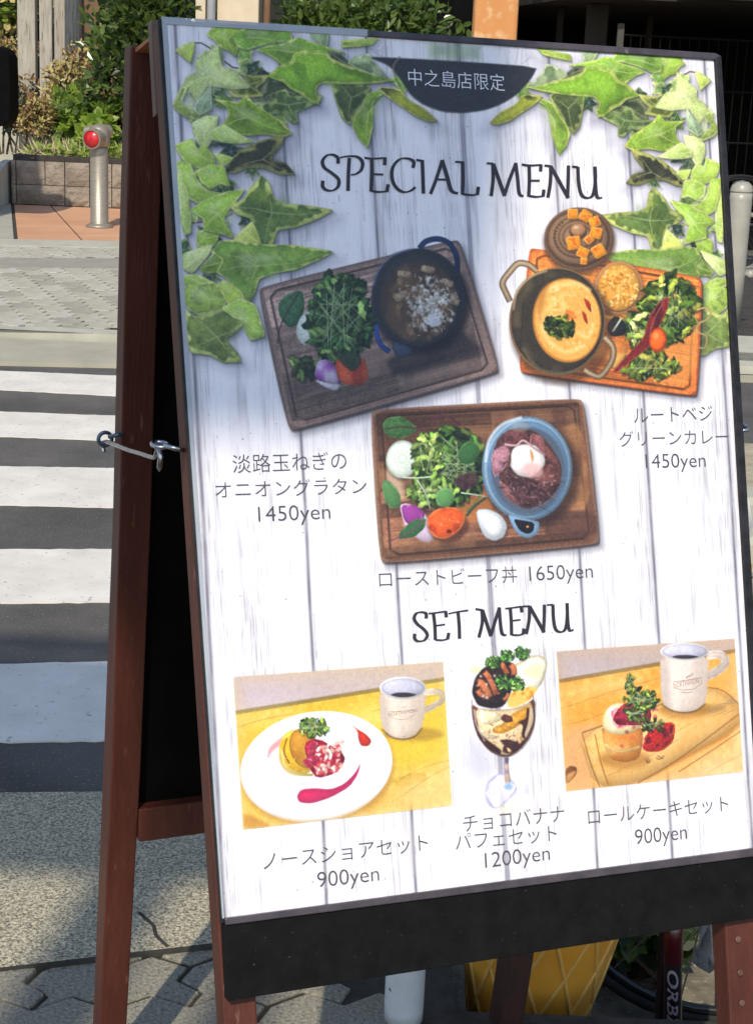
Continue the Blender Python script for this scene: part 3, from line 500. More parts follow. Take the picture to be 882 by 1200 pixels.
for pp, cc in (([(300,820),(400,780),(480,690),(620,620),(640,640),(600,760),(460,850),(380,880),(290,870)], (222,152,44)), ([(360,740),(400,690),(470,720),(490,760),(420,780)], (84,44,34)), ([(520,770),(610,740),(610,640),(640,640),(625,780),(590,880),(600,940),(560,900),(580,800)], (70,34,28)), ([(350,940),(440,930),(520,960),(540,880),(570,960),(640,900),(560,1020),(440,1070),(380,1050),(400,980)], (64,34,32)), ([(110,700),(150,760),(160,860),(230,930),(300,980),(380,1040),(360,1080),(240,1010),(160,920),(120,800)], (70,32,28)), ([(150,800),(230,880),(330,900),(330,930),(220,920)], (236,214,176)), ([(520,870),(560,880),(570,960),(540,980),(520,940)], (226,170,120)), ([(420,1000),(480,1040),(440,1060)], (236,206,150)), ([(150,650),(300,670),(380,700),(360,760),(250,800),(160,760)], (240,218,172))):
    P_(F, pp, cc, soft=3, nz=.1, mix=([min(255, v * 1.25 + 8) for v in cc], NM, .62, 3))
line(F, [(150,640),(250,668),(420,660),(560,625),(640,590)], 1.0, (250,230,190), soft=2)
line(F, [(100,560),(98,620),(110,740),(160,900),(260,1035),(380,1095),(450,1095),(560,1030),(650,900),(690,760),(684,600),(670,520)], .9, (120,96,96), soft=2, alpha=.8)
P_(F, [(150,610),(105,520),(98,470),(130,350),(200,265),(260,240),(330,200),(420,190),(500,230),(515,330),(460,500),(400,620),(300,645),(210,630)], (44,28,28), soft=3)
for q_, wd in (([(150,400),(190,410),(230,470),(260,540)], 9), ([(215,300),(250,340),(290,420),(330,510)], 6.5), ([(150,470),(180,510),(215,520)], 6), ([(370,210),(400,260),(430,320)], 6), ([(460,230),(490,270),(495,330)], 7), ([(390,560),(420,540),(440,500)], 4)):
    line(F, q_, wd, (206,118,72), soft=3, mix=((168,84,48), NM, .5, 3))
for x, y in ((180,340),(235,415),(235,540),(310,335),(205,525)): P_(F, ell(x, y, 10, 12, 0, 10), (236,226,226), soft=4, alpha=.9)
glint(F, 400, 820, 240, 200, 60, 16, (252, 232, 196), 26, .45); glint(F, 400, 900, 220, 150, 60, 14, (96, 48, 36), 27, .6); glint(F, 250, 430, 120, 170, 50, 12, (230, 190, 170), 28, .5)
for q_ in ([(120,650),(140,800),(220,950)], [(660,640),(665,760),(600,900)]): line(F, q_, 1.6, (250,244,240), soft=3, alpha=.7)
for (x, y, sx, sy, n_) in ((300,205,75,55,40),(430,150,60,50,34),(575,125,62,60,42),(390,400,60,70,44),(520,410,70,65,50)): greens(F, x, y, sx, sy, n_, 20, [(72,144,58), (96,172,74), (52,110,44), (130,190,90)], 30 + int(x), False)
F = zf(540, 840, 8.02)
P_(F, [(220,720),(240,620),(300,560),(380,520),(440,560),(520,640),(520,700),(440,790),(340,868),(270,850),(232,790)], (222,216,240), soft=6, alpha=.85, edge=((176,172,210), 6), mix=((240,232,240), NL, .5, 4)); P_(F, [(300,880),(500,760),(600,820),(560,900),(380,930)], (246,238,214), soft=24, alpha=.8)
P_(F, [(580,650),(640,660),(652,710),(600,750),(585,700)], (206,202,232), soft=10, alpha=.7)
P_(F, [(400,375),(445,380),(440,440),(455,560),(460,650),(410,650),(405,560),(396,440)], (206,176,150), soft=3, mix=((150,130,170), NG, .5, 3)); P_(F, [(398,380),(446,380),(436,440),(415,440)], (90,84,110), soft=4); P_(F, ell(440,662,56,44,0), (222,232,250), soft=10); P_(F, ell(440,656,38,30,0), (128,164,224), soft=8, alpha=.8)
for i in range(450):                            # dust and print specks over everything
    x = random.randrange(4, CW - 8); y = random.randrange(4, CH - 30); k = random.uniform(.6, .85); IMG[y:y + random.randrange(1, 3), x:x + random.randrange(1, 3)] *= k
# printing: a touch of ink spread and paper grain
B = IMG.copy(); B[1:-1, 1:-1] = (IMG[1:-1, 1:-1] * 4 + IMG[:-2, 1:-1] + IMG[2:, 1:-1] + IMG[1:-1, :-2] + IMG[1:-1, 2:]) / 8
gr = np.random.default_rng(2).normal(size=(CH, CW)).astype(np.float32); gr = (gr + np.roll(gr, 1, 0) + np.roll(gr, 1, 1)) / 1.7
IMG = B + (gr * .022 * np.clip(1.15 - B.mean(2), .12, 1))[..., None]
IMG = np.clip(IMG, 0, 1)
# ------------------------------------------------------------ object helpers
WL = {}
def empty(name, loc, label, cat, group=None):
    o = bpy.data.objects.new(name, None); COL.objects.link(o); o.location = loc; o.empty_display_size = .1
    WL[o.name] = np.array(loc, float); o['label'] = label; o['category'] = cat
    if group: o['group'] = group
    return o
def tag(o, label=None, cat=None, group=None, kind=None):
    for k, v in (('label', label), ('category', cat), ('group', group), ('kind', kind)):
        if v: o[k] = v
    return o
def mk(name, vs, fs, mat, parent=None, smooth=False, bevel=0, uvs=None, label=None):
    vs = np.array(vs, float); L = WL[parent.name] if parent else np.array([*vs.mean(0)[:2], vs[:, 2].min()])
    me = bpy.data.meshes.new(name); me.from_pydata((vs - L).tolist(), [], [list(f) for f in fs]); me.validate(); 
    if uvs is not None:
        ul = me.uv_layers.new(name='UVMap')
        for lp in me.loops: ul.data[lp.index].uv = uvs[lp.vertex_index]
    if smooth: me.polygons.foreach_set('use_smooth', [True] * len(me.polygons))
    if mat: me.materials.append(mat)
    o = bpy.data.objects.new(name, me); COL.objects.link(o)
    if parent: o.parent = parent
    else: o.location = L
    WL[o.name] = L
    if bevel:
        b = o.modifiers.new('bevel', 'BEVEL'); b.width = bevel; b.segments = 2; b.limit_method = 'ANGLE'; b.angle_limit = .7
    if label: o['label'] = label
    return o
class MB:
    def __init__(s): s.v = []; s.f = []
    def add(s, vs, fs): n = len(s.v); s.v += [tuple(map(float, v)) for v in vs]; s.f += [[i + n for i in f] for f in fs]; return s
    def prism(s, a, b):                        # two matching rings
        n = len(a); return s.add(list(a) + list(b), [list(range(n))[::-1], [n + i for i in range(n)]] + [[i, (i + 1) % n, n + (i + 1) % n, n + i] for i in range(n)])
    def loft(s, rings, cap=True):
        n = len(rings[0]); k = len(s.v); s.v += [tuple(map(float, v)) for r_ in rings for v in r_]
        for j in range(len(rings) - 1):
            for i in range(n): s.f.append([k + j * n + i, k + j * n + (i + 1) % n, k + (j + 1) * n + (i + 1) % n, k + (j + 1) * n + i])
        if cap: s.f.append([k + i for i in range(n)][::-1]); s.f.append([k + (len(rings) - 1) * n + i for i in range(n)])
        return s
    def box(s, x0, x1, y0, y1, z0, z1, rz=0, c=(0, 0)):
        q = []
        for x, y in ((x0, y0), (x1, y0), (x1, y1), (x0, y1)):
            dx, dy = x - c[0], y - c[1]; q.append((c[0] + dx * math.cos(rz) - dy * math.sin(rz), c[1] + dx * math.sin(rz) + dy * math.cos(rz)))
        return s.prism([(x, y, z0) for x, y in q], [(x, y, z1) for x, y in q])
    def tube(s, pts, r, n=10, cap=True):
        p = [np.array(q, float) for q in pts]; rs = r if hasattr(r, '__len__') else [r] * len(p); rings = []; up = None
        for i in range(len(p)):
            t = p[min(i + 1, len(p) - 1)] - p[max(i - 1, 0)]; t = t / (np.linalg.norm(t) + 1e-12)
            if up is None: up = np.array([0, 0, 1.]) if abs(t[2]) < .9 else np.array([1., 0, 0])
            a = np.cross(t, up); a /= np.linalg.norm(a) + 1e-12; b = np.cross(a, t); up = b
            rings.append([p[i] + rs[i] * (a * math.cos(k * 2 * math.pi / n) + b * math.sin(k * 2 * math.pi / n)) for k in range(n)])
        return s.loft(rings, cap)
    def lathe(s, c, prof, n=24, ax=None):
        ax = np.array([0, 0, 1.]) if ax is None else np.array(ax) / np.linalg.norm(ax)
        t = np.array([1., 0, 0]) if abs(ax[0]) < .9 else np.array([0, 1., 0]); a = np.cross(ax, t); a /= np.linalg.norm(a); b = np.cross(ax, a); c = np.array(c, float)
        return s.loft([[c + ax * z + r_ * (a * math.cos(k * 2 * math.pi / n) + b * math.sin(k * 2 * math.pi / n)) for k in range(n)] for r_, z in prof])
    def out(s, name, mat, parent=None, **k): return mk(name, s.v, s.f, mat, parent, **k)
def catmull(pts, n=8, closed=False):
    p = [np.array(q, float) for q in pts]; out = []; N = len(p)
    for i in range(N if closed else N - 1):
        if closed: a, b, c, d = p[i - 1], p[i], p[(i + 1) % N], p[(i + 2) % N]
        else: a, b, c, d = p[max(i - 1, 0)], p[i], p[i + 1], p[min(i + 2, N - 1)]
        for k in range(n):
            t = k / n; out.append(.5 * ((2 * b) + (c - a) * t + (2 * a - 5 * b + 4 * c - d) * t * t + (3 * b - a - 3 * c + d) * t ** 3))
    if not closed: out.append(p[-1])
    return out
# ------------------------------------------------------------ materials
def mat(name, c1, c2=None, sc=20, rough=.6, bump=0, bsc=None, metal=0, coat=0, lo=.35, hi=.65, stretch=None, c3=None, s3=200, lo3=.6, hi3=.7, detail=6, spec=None, trans=None, bdist=.002):
    m_ = bpy.data.materials.new(name); m_.use_nodes = True; t = m_.node_tree; b = t.nodes['Principled BSDF']
    b.inputs['Roughness'].default_value = rough; b.inputs['Metallic'].default_value = metal; b.inputs['Coat Weight'].default_value = coat; b.inputs['Coat Roughness'].default_value = .08
    if spec is not None: b.inputs['Specular IOR Level'].default_value = spec
    tc = t.nodes.new('ShaderNodeTexCoord'); mp = t.nodes.new('ShaderNodeMapping'); t.links.new(tc.outputs['Object'], mp.inputs[0])
    if stretch: mp.inputs['Scale'].default_value = stretch
    def noise(s, lo_, hi_, det=detail):
        n = t.nodes.new('ShaderNodeTexNoise'); n.inputs['Scale'].default_value = s; n.inputs['Detail'].default_value = det; n.inputs['Roughness'].default_value = .6; t.links.new(mp.outputs[0], n.inputs[0])
        r_ = t.nodes.new('ShaderNodeMapRange'); r_.inputs[1].default_value = lo_; r_.inputs[2].default_value = hi_; t.links.new(n.outputs[0], r_.inputs[0]); return n, r_
    def mixc(f, a, b_):
        x = t.nodes.new('ShaderNodeMix'); x.data_type = 'RGBA'; t.links.new(f, x.inputs[0])
        for i, v in ((6, a), (7, b_)):
            if isinstance(v, tuple): x.inputs[i].default_value = (*v, 1)
            else: t.links.new(v, x.inputs[i])
        return x.outputs[2]
    if c2 is None: b.inputs['Base Color'].default_value = (*c1, 1)
    else:
        _, r_ = noise(sc, lo, hi); c = mixc(r_.outputs[0], c1, c2)
        if c3: _, r3 = noise(s3, lo3, hi3, 2); c = mixc(r3.outputs[0], c, c3)
        t.links.new(c, b.inputs['Base Color'])
    if bump:
        n, _ = noise(bsc or sc * 4, 0, 1); bm_ = t.nodes.new('ShaderNodeBump'); bm_.inputs['Strength'].default_value = bump; bm_.inputs['Distance'].default_value = bdist
        t.links.new(n.outputs[0], bm_.inputs['Height']); t.links.new(bm_.outputs[0], b.inputs['Normal'])
    if trans:
        tr = t.nodes.new('ShaderNodeBsdfTranslucent'); tr.inputs[0].default_value = (*trans, 1); ms = t.nodes.new('ShaderNodeMixShader'); ms.inputs[0].default_value = .35
        t.links.new(b.outputs[0], ms.inputs[1]); t.links.new(tr.outputs[0], ms.inputs[2]); t.links.new(ms.outputs[0], t.nodes['Material Output'].inputs[0])
    return m_
def srgb(r_, g_, b_): return tuple(((v / 255) / 12.92 if v / 255 < .04045 else ((v / 255 + .055) / 1.055) ** 2.4) for v in (r_, g_, b_))
M = {}
M['soil'] = mat('soil', (.10, .085, .06), (.24, .21, .14), 14, .95, .8, 60, c3=(.36, .33, .24), s3=90)
M['asphalt'] = mat('asphalt', (.072, .067, .060), (.128, .118, .104), 3, .9, .9, 260, c3=(.28, .25, .21), s3=150, lo3=.63, hi3=.70, bdist=.004)
M['paint'] = mat('road_paint', (.66, .62, .54), (.81, .765, .67), 5, .6, .35, 200, c3=(.40, .38, .34), s3=45, lo3=.64, hi3=.74)
M['gutter_far'] = mat('gutter_concrete', (.34, .32, .24), (.42, .39, .30), 4, .85, .4, 120)
M['gutter'] = mat('aggregate_concrete', (.10, .092, .068), (.70, .63, .44), 230, .9, 1.0, 110, c3=(.07, .07, .06), s3=200, lo3=.56, hi3=.68, bdist=.004, detail=8)
M['paver'] = mat('paver', (.38, .36, .28), (.48, .45, .36), 3, .9, .1, 40, c3=(.25, .24, .2), s3=120)
M['paver2'] = mat('paver_darker', (.30, .28, .225), (.40, .37, .29), 3, .9, .1, 40, c3=(.22, .21, .18), s3=120)
M['paver3'] = mat('paver_worn', (.42, .40, .32), (.50, .48, .40), 3, .9, .1, 40)
M['block'] = mat('paving_block', (.17, .16, .125), (.36, .33, .25), 190, .9, 1.0, 150, c3=(.10, .10, .09), s3=110, bdist=.003)
M['joint'] = mat('joint_sand', (.03, .027, .022), (.06, .055, .045), 30, .95, .4)
M['band'] = mat('drain_band', (.28, .27, .225), (.33, .31, .255), 6, .85, .3, 80)
M['edging'] = mat('edging_concrete', (.40, .39, .31), (.50, .48, .39), 5, .85, .4, 90)
M['tile'] = mat('terracotta_tile', (.56, .29, .16), (.64, .36, .21), 2, .7, .2, 60)
M['split'] = mat('split_face_block', (.23, .19, .145), (.35, .295, .23), 8, .9, 1.0, 30, bdist=.02)
M['coping'] = mat('dark_coping', (.025, .02, .018), (.05, .04, .035), 20, .7)
M['stained'] = mat('brown_stained_wood', srgb(76, 38, 29), srgb(90, 48, 37), 9, .5, .5, 40, stretch=(6, 6, .6), c3=srgb(126, 86, 72), s3=26, lo3=.66, hi3=.82, spec=.3)
M['worn'] = mat('worn_brown_wood', srgb(88, 60, 52), srgb(112, 84, 72), 14, .5, .5, 50, stretch=(5, 5, .7), c3=srgb(148, 118, 98), s3=14, lo3=.62, hi3=.75)
M['shadewood'] = mat('shaded_brown_wood', srgb(50, 30, 26), srgb(66, 40, 34), 14, .5, .4, 50, stretch=(5, 5, .7))  # darker copy of the stained wood, shade put into the colour
M['black'] = mat('black_board', (.006, .006, .006), (.010, .010, .010), 40, .6, .15, 200, c3=(.09, .09, .085), s3=300, lo3=.70, hi3=.82, spec=.08)
M['blackflat'] = mat('black_panel', (.003, .003, .0035), (.005, .005, .005), 20, .8, spec=.06)
M['lip'] = mat('frame_lip', srgb(58, 52, 58), srgb(84, 76, 80), 30, .35, .2, 80, c3=srgb(130, 120, 122), s3=60, lo3=.7, hi3=.8)
M['frameblack'] = mat('frame_black', (.014, .014, .016), (.03, .03, .034), 60, .5, .2, 120, c3=(.2, .2, .2), s3=90, lo3=.72, hi3=.8, spec=.2)
M['steel'] = mat('zinc_steel', (.55, .56, .58), (.40, .41, .44), 60, .25, .1, 100, metal=1)
M['bluesteel'] = mat('blued_steel', (.10, .14, .20), (.16, .20, .28), 60, .35, metal=.8)
M['stainless'] = mat('brushed_stainless', (.36, .32, .25), (.28, .25, .20), 12, .42, .15, 60, metal=.45, stretch=(1, 1, 12))
M['red'] = mat('red_reflector', (.62, .02, .03), (.50, .015, .02), 60, .3, .3, 400, coat=.5)
M['cream'] = mat('cream_pillar', (.60, .51, .36), (.66, .57, .41), 6, .7, .3, 40)
M['beige'] = mat('beige_pillar', (.58, .50, .36), (.66, .58, .44), 8, .7)
M['greypipe'] = mat('grey_pipe', (.34, .37, .40), (.42, .44, .46), 8, .5)
M['orange'] = mat('orange_pillar', (.66, .30, .10), (.60, .25, .075), 3, .7, .3, 40, c3=(.72, .46, .24), s3=9, lo3=.5, hi3=.68)
M['oldwood'] = mat('grey_old_timber', (.36, .33, .27), (.50, .46, .38), 8, .9, .8, 30, stretch=(6, 6, .5), c3=(.12, .10, .08), s3=10, lo3=.58, hi3=.7)
M['brownwood'] = mat('brown_timber', (.16, .09, .05), (.26, .15, .09), 8, .8, .5, 30, stretch=(5, 5, .6))
M['dark'] = mat('garage_shade', (.006, .006, .006), (.012, .011, .010), 4, .95, spec=.1)  # near-black colour stands in for the shade in the garage
M['dim'] = mat('garage_pillar', (.022, .020, .016), (.034, .031, .025), 4, .9)  # pillar colour darkened to stand in for garage shade
M['dimpost'] = mat('garage_post', (.022, .021, .018), (.034, .032, .028), 4, .9, spec=.1)  # dark colour, carries the garage shade on its post
M['concrete'] = mat('concrete_slab', (.42, .40, .34), (.50, .48, .41), 5, .85, .4, 40)
M['path'] = mat('grey_concrete_path', (.36, .345, .28), (.42, .40, .33), 4, .85, .3, 60)
M['white'] = mat('chipped_white_paint', (.55, .56, .57), (.66, .67, .68), 10, .5, .4, 60, c3=(.10, .10, .11), s3=34, lo3=.66, hi3=.69)
M['bollardwhite'] = mat('off_white_paint', (.31, .295, .245), (.38, .36, .305), 8, .35)
M['ridge'] = mat('waffle_ridge_plastic', (.72, .40, .09), (.78, .45, .11), 12, .4)
M['waffle'] = mat('waffle_plastic', (.72, .31, .03), (.78, .35, .04), 12, .4, coat=.2)
M['cream_white'] = mat('soft_serve_plastic', (.8, .78, .72), (.84, .82, .77), 6, .4)
M['tyre'] = mat('tyre_rubber', (.012, .012, .012), (.02, .02, .02), 60, .8)
M['rim'] = mat('dark_rim', (.03, .03, .032), (.05, .05, .05), 30, .3, metal=.6)
M['spoke'] = mat('spoke_steel', (.12, .12, .12), (.18, .18, .18), 30, .35, metal=.8)
M['bikered'] = mat('red_bicycle_paint', (.06, .006, .010), (.08, .008, .012), 20, .3, coat=.6)
M['bikeblack'] = mat('black_bicycle_paint', (.012, .012, .013), (.018, .018, .018), 20, .35, coat=.4)
M['bikeletter'] = mat('pale_lettering', (.30, .24, .26), None)
M['greycloth'] = mat('grey_cloth', (.10, .11, .12), (.17, .18, .19), 12, .9, .8, 30, bdist=.01)
M['ink'] = mat('ink_dark_grey', srgb(84, 82, 90), srgb(70, 68, 76), 60, .4)
M['ink2'] = mat('ink_black', srgb(38, 34, 42), srgb(48, 44, 52), 40, .4)
M['inkwhite'] = mat('ink_white', srgb(236, 234, 240), None, rough=.4)
M['inkbrown'] = mat('ink_brown', srgb(158, 134, 116), None, rough=.4)
def leafmat(n, a, b_, rough=.4, tr=True, sc=3): return mat(n, a, b_, sc, rough, trans=tuple(v * 1.6 for v in b_) if tr else None, spec=.6)
M['camellia'] = leafmat('glossy_dark_leaf', (.035, .075, .020), (.13, .20, .045), .2)
M['lime'] = leafmat('lime_leaf', (.17, .27, .03), (.32, .42, .07), .5)
M['midleaf'] = leafmat('mid_green_leaf', (.07, .12, .025), (.17, .24, .05), .45)
M['dry'] = leafmat('dry_leaf', (.34, .27, .08), (.48, .40, .15), .8, False)
M['russet'] = leafmat('russet_leaf', (.20, .11, .045), (.30, .18, .07), .8, False)
M['straw'] = leafmat('straw', (.38, .33, .17), (.52, .46, .26), .8, False)
M['twig'] = mat('twig', (.05, .035, .02), (.12, .09, .06), 30, .9)
M['darkleaf'] = leafmat('dark_shade_leaf', (.02, .04, .015), (.05, .08, .03), .4)  # dark green leaf; its colour also carries the left hedge's shade
M['film'] = mat('clear_film_edge', srgb(176, 182, 188), srgb(200, 205, 210), 12, .15, .3, 20, coat=.6)
# clear film: mostly see-through sheet with a soft gloss
t = M['film'].node_tree; b = t.nodes['Principled BSDF']; tr = t.nodes.new('ShaderNodeBsdfTransparent'); ms = t.nodes.new('ShaderNodeMixShader'); ms.inputs[0].default_value = .7
t.links.new(tr.outputs[0], ms.inputs[1]); t.links.new(b.outputs[0], ms.inputs[2]); t.links.new(ms.outputs[0], t.nodes['Material Output'].inputs[0])
# the print
im = bpy.data.images.new('menu_print', CW, CH); buf = np.ones((CH, CW, 4), np.float32); buf[..., :3] = IMG[::-1]; im.pixels.foreach_set(buf.ravel()); im.update(); im.pack()
pm = bpy.data.materials.new('menu_print'); pm.use_nodes = True; t = pm.node_tree; b = t.nodes['Principled BSDF']
ti = t.nodes.new('ShaderNodeTexImage'); ti.image = im; ti.interpolation = 'Cubic'; t.links.new(ti.outputs[0], b.inputs['Base Color'])
b.inputs['Roughness'].default_value = .38; b.inputs['Specular IOR Level'].default_value = .3; b.inputs['Coat Weight'].default_value = .45; b.inputs['Coat Roughness'].default_value = .12
M['print'] = pm
# ------------------------------------------------------------ ground, road, pavements
def hl(x0, y0, x1, y1, z=0):                   # a straight line on the ground through two measured points: Y as a function of X
    a, b_ = G(x0, y0, z), G(x1, y1, z); s = (b_[1] - a[1]) / (b_[0] - a[0]); return lambda X: a[1] + s * (X - a[0])
def band(name, l0, l1, X0, X1, z, m_, th=.003, n=40, jit=0, parent=None):
    xs = np.linspace(X0, X1, n); jr = random.Random(int(l0(0) * 1000))
    lo = [(x, l0(x) + jr.uniform(-jit, jit)) for x in xs]; hi_ = [(x, l1(x) + jr.uniform(-jit, jit)) for x in xs]
    v = [(x, y, z) for x, y in lo] + [(x, y, z) for x, y in hi_] + [(x, y, z - th) for x, y in lo] + [(x, y, z - th) for x, y in hi_]
    f = []
    for i in range(n - 1): f += [[i, i + 1, n + i + 1, n + i], [2 * n + i, 2 * n + i + 1, i + 1, i], [n + i, n + i + 1, 3 * n + i + 1, 3 * n + i]]
    f += [[0, n, 3 * n, 2 * n], [n - 1, 3 * n - 1, 4 * n - 1, 2 * n - 1]]
    return mk(name, v, f, m_, parent)
tag(mk('ground', [(-150, -120, -.25), (150, -120, -.25), (150, 260, -.25), (-150, 260, -.25)], [(0, 1, 2, 3)], M['soil']), 'bare soil ground under and around the street', None, kind='structure')
far_e = hl(0, 428.7, 138.6, 431.8); gut = hl(0, 941, 115, 940.5)
tag(MB().box(-60, .145, 2.3, 7.9, -.24, 0).box(.146, 60, 3.2, 7.9, -.24, 0).out('road', M['asphalt']), 'grey asphalt street with a zebra crossing', None, kind='structure')
near_j = hl(0, 1150, 245, 1122)
gj = lambda X: near_j(X) + .004
o = band('gutter', gj, gut, -30, .14, .022, M['gutter'], .02, 160, .002); band('joint', lambda X: near_j(X) - .003, gj, -30, .14, .0215, M['joint'], .01, 160, .002, parent=o); tag(o, 'coarse exposed aggregate gutter slab beside the sign', kind='structure')
a, b_ = G(163, 1084), G(196, 1124); nrm = np.array([-(b_ - a)[1], (b_ - a)[0]]); nrm /= np.hypot(*nrm)
crk = [a, a * .6 + b_ * .4 + np.array([.006, 0, 0]), a * .3 + b_ * .7 + np.array([-.004, 0, 0]), b_]
MB().prism([(p[0] - nrm[0] * .003, p[1] - nrm[1] * .003, .0232) for p in crk] + [(p[0] + nrm[0] * .003, p[1] + nrm[1] * .003, .0232) for p in crk[::-1]], [(p[0] - nrm[0] * .003, p[1] - nrm[1] * .003, .0222) for p in crk] + [(p[0] + nrm[0] * .003, p[1] + nrm[1] * .003, .0222) for p in crk[::-1]]).out('crack', M['joint'], bpy.data.objects['gutter'])
stripes = [(435.5, 441.4, 457.6, 464.6), (483.6, 488.5, 512.5, 517.2), (548, 550, 593, 596), (645.7, 645, 708.6, 706.8), (780.6, 776.6, 871.4, 869.3)]
for i, (a0, a1, b0, b1) in enumerate(stripes):
    o = band('crossing_stripe', hl(0, b0, 134, b1), hl(0, a0, 134, a1), -3.6, .85, .005, M['paint'], .004, 160, .004)
    tag(o, kind='structure'); o['label'] = 'white painted zebra crossing stripe'
tag(band('far_gutter', far_e, hl(0, 400.6, 140, 407.6), -40, 40, .02, M['gutter_far'], .04, 30), 'pale concrete gutter along the far side of the street', kind='structure')
kerb_l = hl(0, 400.6, 140, 407.6); KL = lambda X: kerb_l(X) + .02
p_in = hl(0, 396, 140, 401); bd0 = hl(0, 324, 140, 325); bd1 = hl(0, 312.5, 140, 313); pe = hl(0, 297.5, 140, 300); te = hl(0, 290, 145, 292)
KX = lambda X: .5
fs_ = MB().box(-40, 40, 8.0, 60, -.24, .0505).out('far_pavement', M['joint']); tag(fs_, 'far pavement of interlocking beige blocks and orange tiles', kind='structure')
band('kerb_edge', KL, p_in, -40, 40, .060, M['edging'], .05, 30, parent=fs_)
band('drain_band', bd0, bd1, -40, 4, .0595, M['band'], .02, 30, parent=fs_)
band('edging_strip', pe, te, -40, 4, .0605, M['edging'], .02, 30, parent=fs_)
def paver_poly(L, W, gap=.004, e=.012, gy=None):
    gy = gap if gy is None else gy
    def gx(x): k = (x / (L / 2)) % 1; return e * (1 - abs(2 * k - 1) * 2)
    pts = []
    for i in range(5): x = L * i / 4; pts.append((x, gx(x)))
    left = [(0, 0), (e, W * .33), (-e, W * .66), (0, W)]
    right = [(L + x, y) for x, y in left]
    bot = [(x, gx(x)) for x in (0, L * .25, L * .5, L * .75, L)]; top = [(x, y + W) for x, y in bot]
    q = [(x, y) for x, y in bot] + [(x, y + gx(L)) for x, y in right[1:3]] + top[::-1] + [(x, y + gx(0)) for x, y in left[1:3][::-1]]
    cx, cy = L / 2, W / 2; out = []
    for x, y in q: out.append((cx + (x - cx) * (1 - gap * 2 / L), cy + (y - cy) * (1 - gy * 2 / W)))
    return out
def paver_mesh(name, L, W, h, m_, gap=.004, e=.012, gy=None):
    q = paver_poly(L, W, gap, e, gy); n = len(q); cx, cy = L / 2, W / 2
    r0 = [(x - cx, y - cy, -h) for x, y in q]; r1 = [(x - cx, y - cy, -.003) for x, y in q]; r2 = [((x - cx) * .988, (y - cy) * .975, 0) for x, y in q]
    mb = MB(); mb.loft([r0, r1, r2]); me = bpy.data.meshes.new(name); me.from_pydata(mb.v, [], mb.f); me.materials.append(m_); return me
def pave(parent, name, X0, X1, Y0f, Y1f, L, W, z, mats, ang, gap=.004, e=.012, far=None, hole=None, step=.5, gy=None, over=0.):
    rr = random.Random(7); meshes = [paver_mesh(name, L, W, .03, m_, gap, e, gy) for m_ in mats]; n = 0; rest = MB(); c, s = math.cos(ang), math.sin(ang)
    o0 = np.array([X0, Y0f(X0)]); PL = WL[parent.name]; cand = []
    for j in range(-60, 200):
        for i in range(-20, 160):
            lx = (i + (step * (j % 2) if step == .5 else (step * j) % 1)) * L; ly = j * W; x = o0[0] + lx * c - ly * s; y = o0[1] + lx * s + ly * c
            if X0 <= x <= X1 and Y0f(x) + W * .45 - over * .25 < y < Y1f(x) - W * .45 + over and True:
                if hole and hole(x, y): continue
                cand.append((x, y))
    cand.sort(key=lambda q: (q[0] - (far or (0, 0))[0]) ** 2 + (q[1] - (far or (0, 0))[1]) ** 2)
    for k, (x, y) in enumerate(cand):
        me = rr.choice(meshes); dz = rr.uniform(-.0022, .0022)
        if k < 296:
            o = bpy.data.objects.new(name, me); COL.objects.link(o); o.parent = parent; o.location = (x - PL[0], y - PL[1], z + dz - PL[2]); o.rotation_euler = (rr.uniform(-.006, .006), rr.uniform(-.006, .006), ang)
        else:
            q = paver_poly(L, W, gap, e, gy); vs = [(x + (a - L / 2) * c - (b - W / 2) * s, y + (a - L / 2) * s + (b - W / 2) * c) for a, b in q]
            rest.prism([(a, b, z - .02) for a, b in vs], [(a, b, z + dz) for a, b in vs])
    if rest.v: tag(rest.out(name, mats[0], parent), kind='stuff')
pave(fs_, 'paver', -3.35, .6, p_in, bd0, .225, .135, .056, [M['paver'], M['paver'], M['paver3'], M['paver2']], 1.94, far=(-1.9, 9.0), gap=.003, e=.020, gy=.0055, over=.11)
fp2 = tag(band('far_pavement_row', bd1, pe, -3.6, .6, .0515, M['joint'], .01), 'narrow rows of beige blocks between grey band and tiles', kind='structure')
pave(fp2, 'paver', -3.4, -.6, bd1, pe, .225, .135, .056, [M['paver'], M['paver3']], 1.94, far=(-2.2, 11), gap=.003, e=.020, gy=.0055, over=.11)
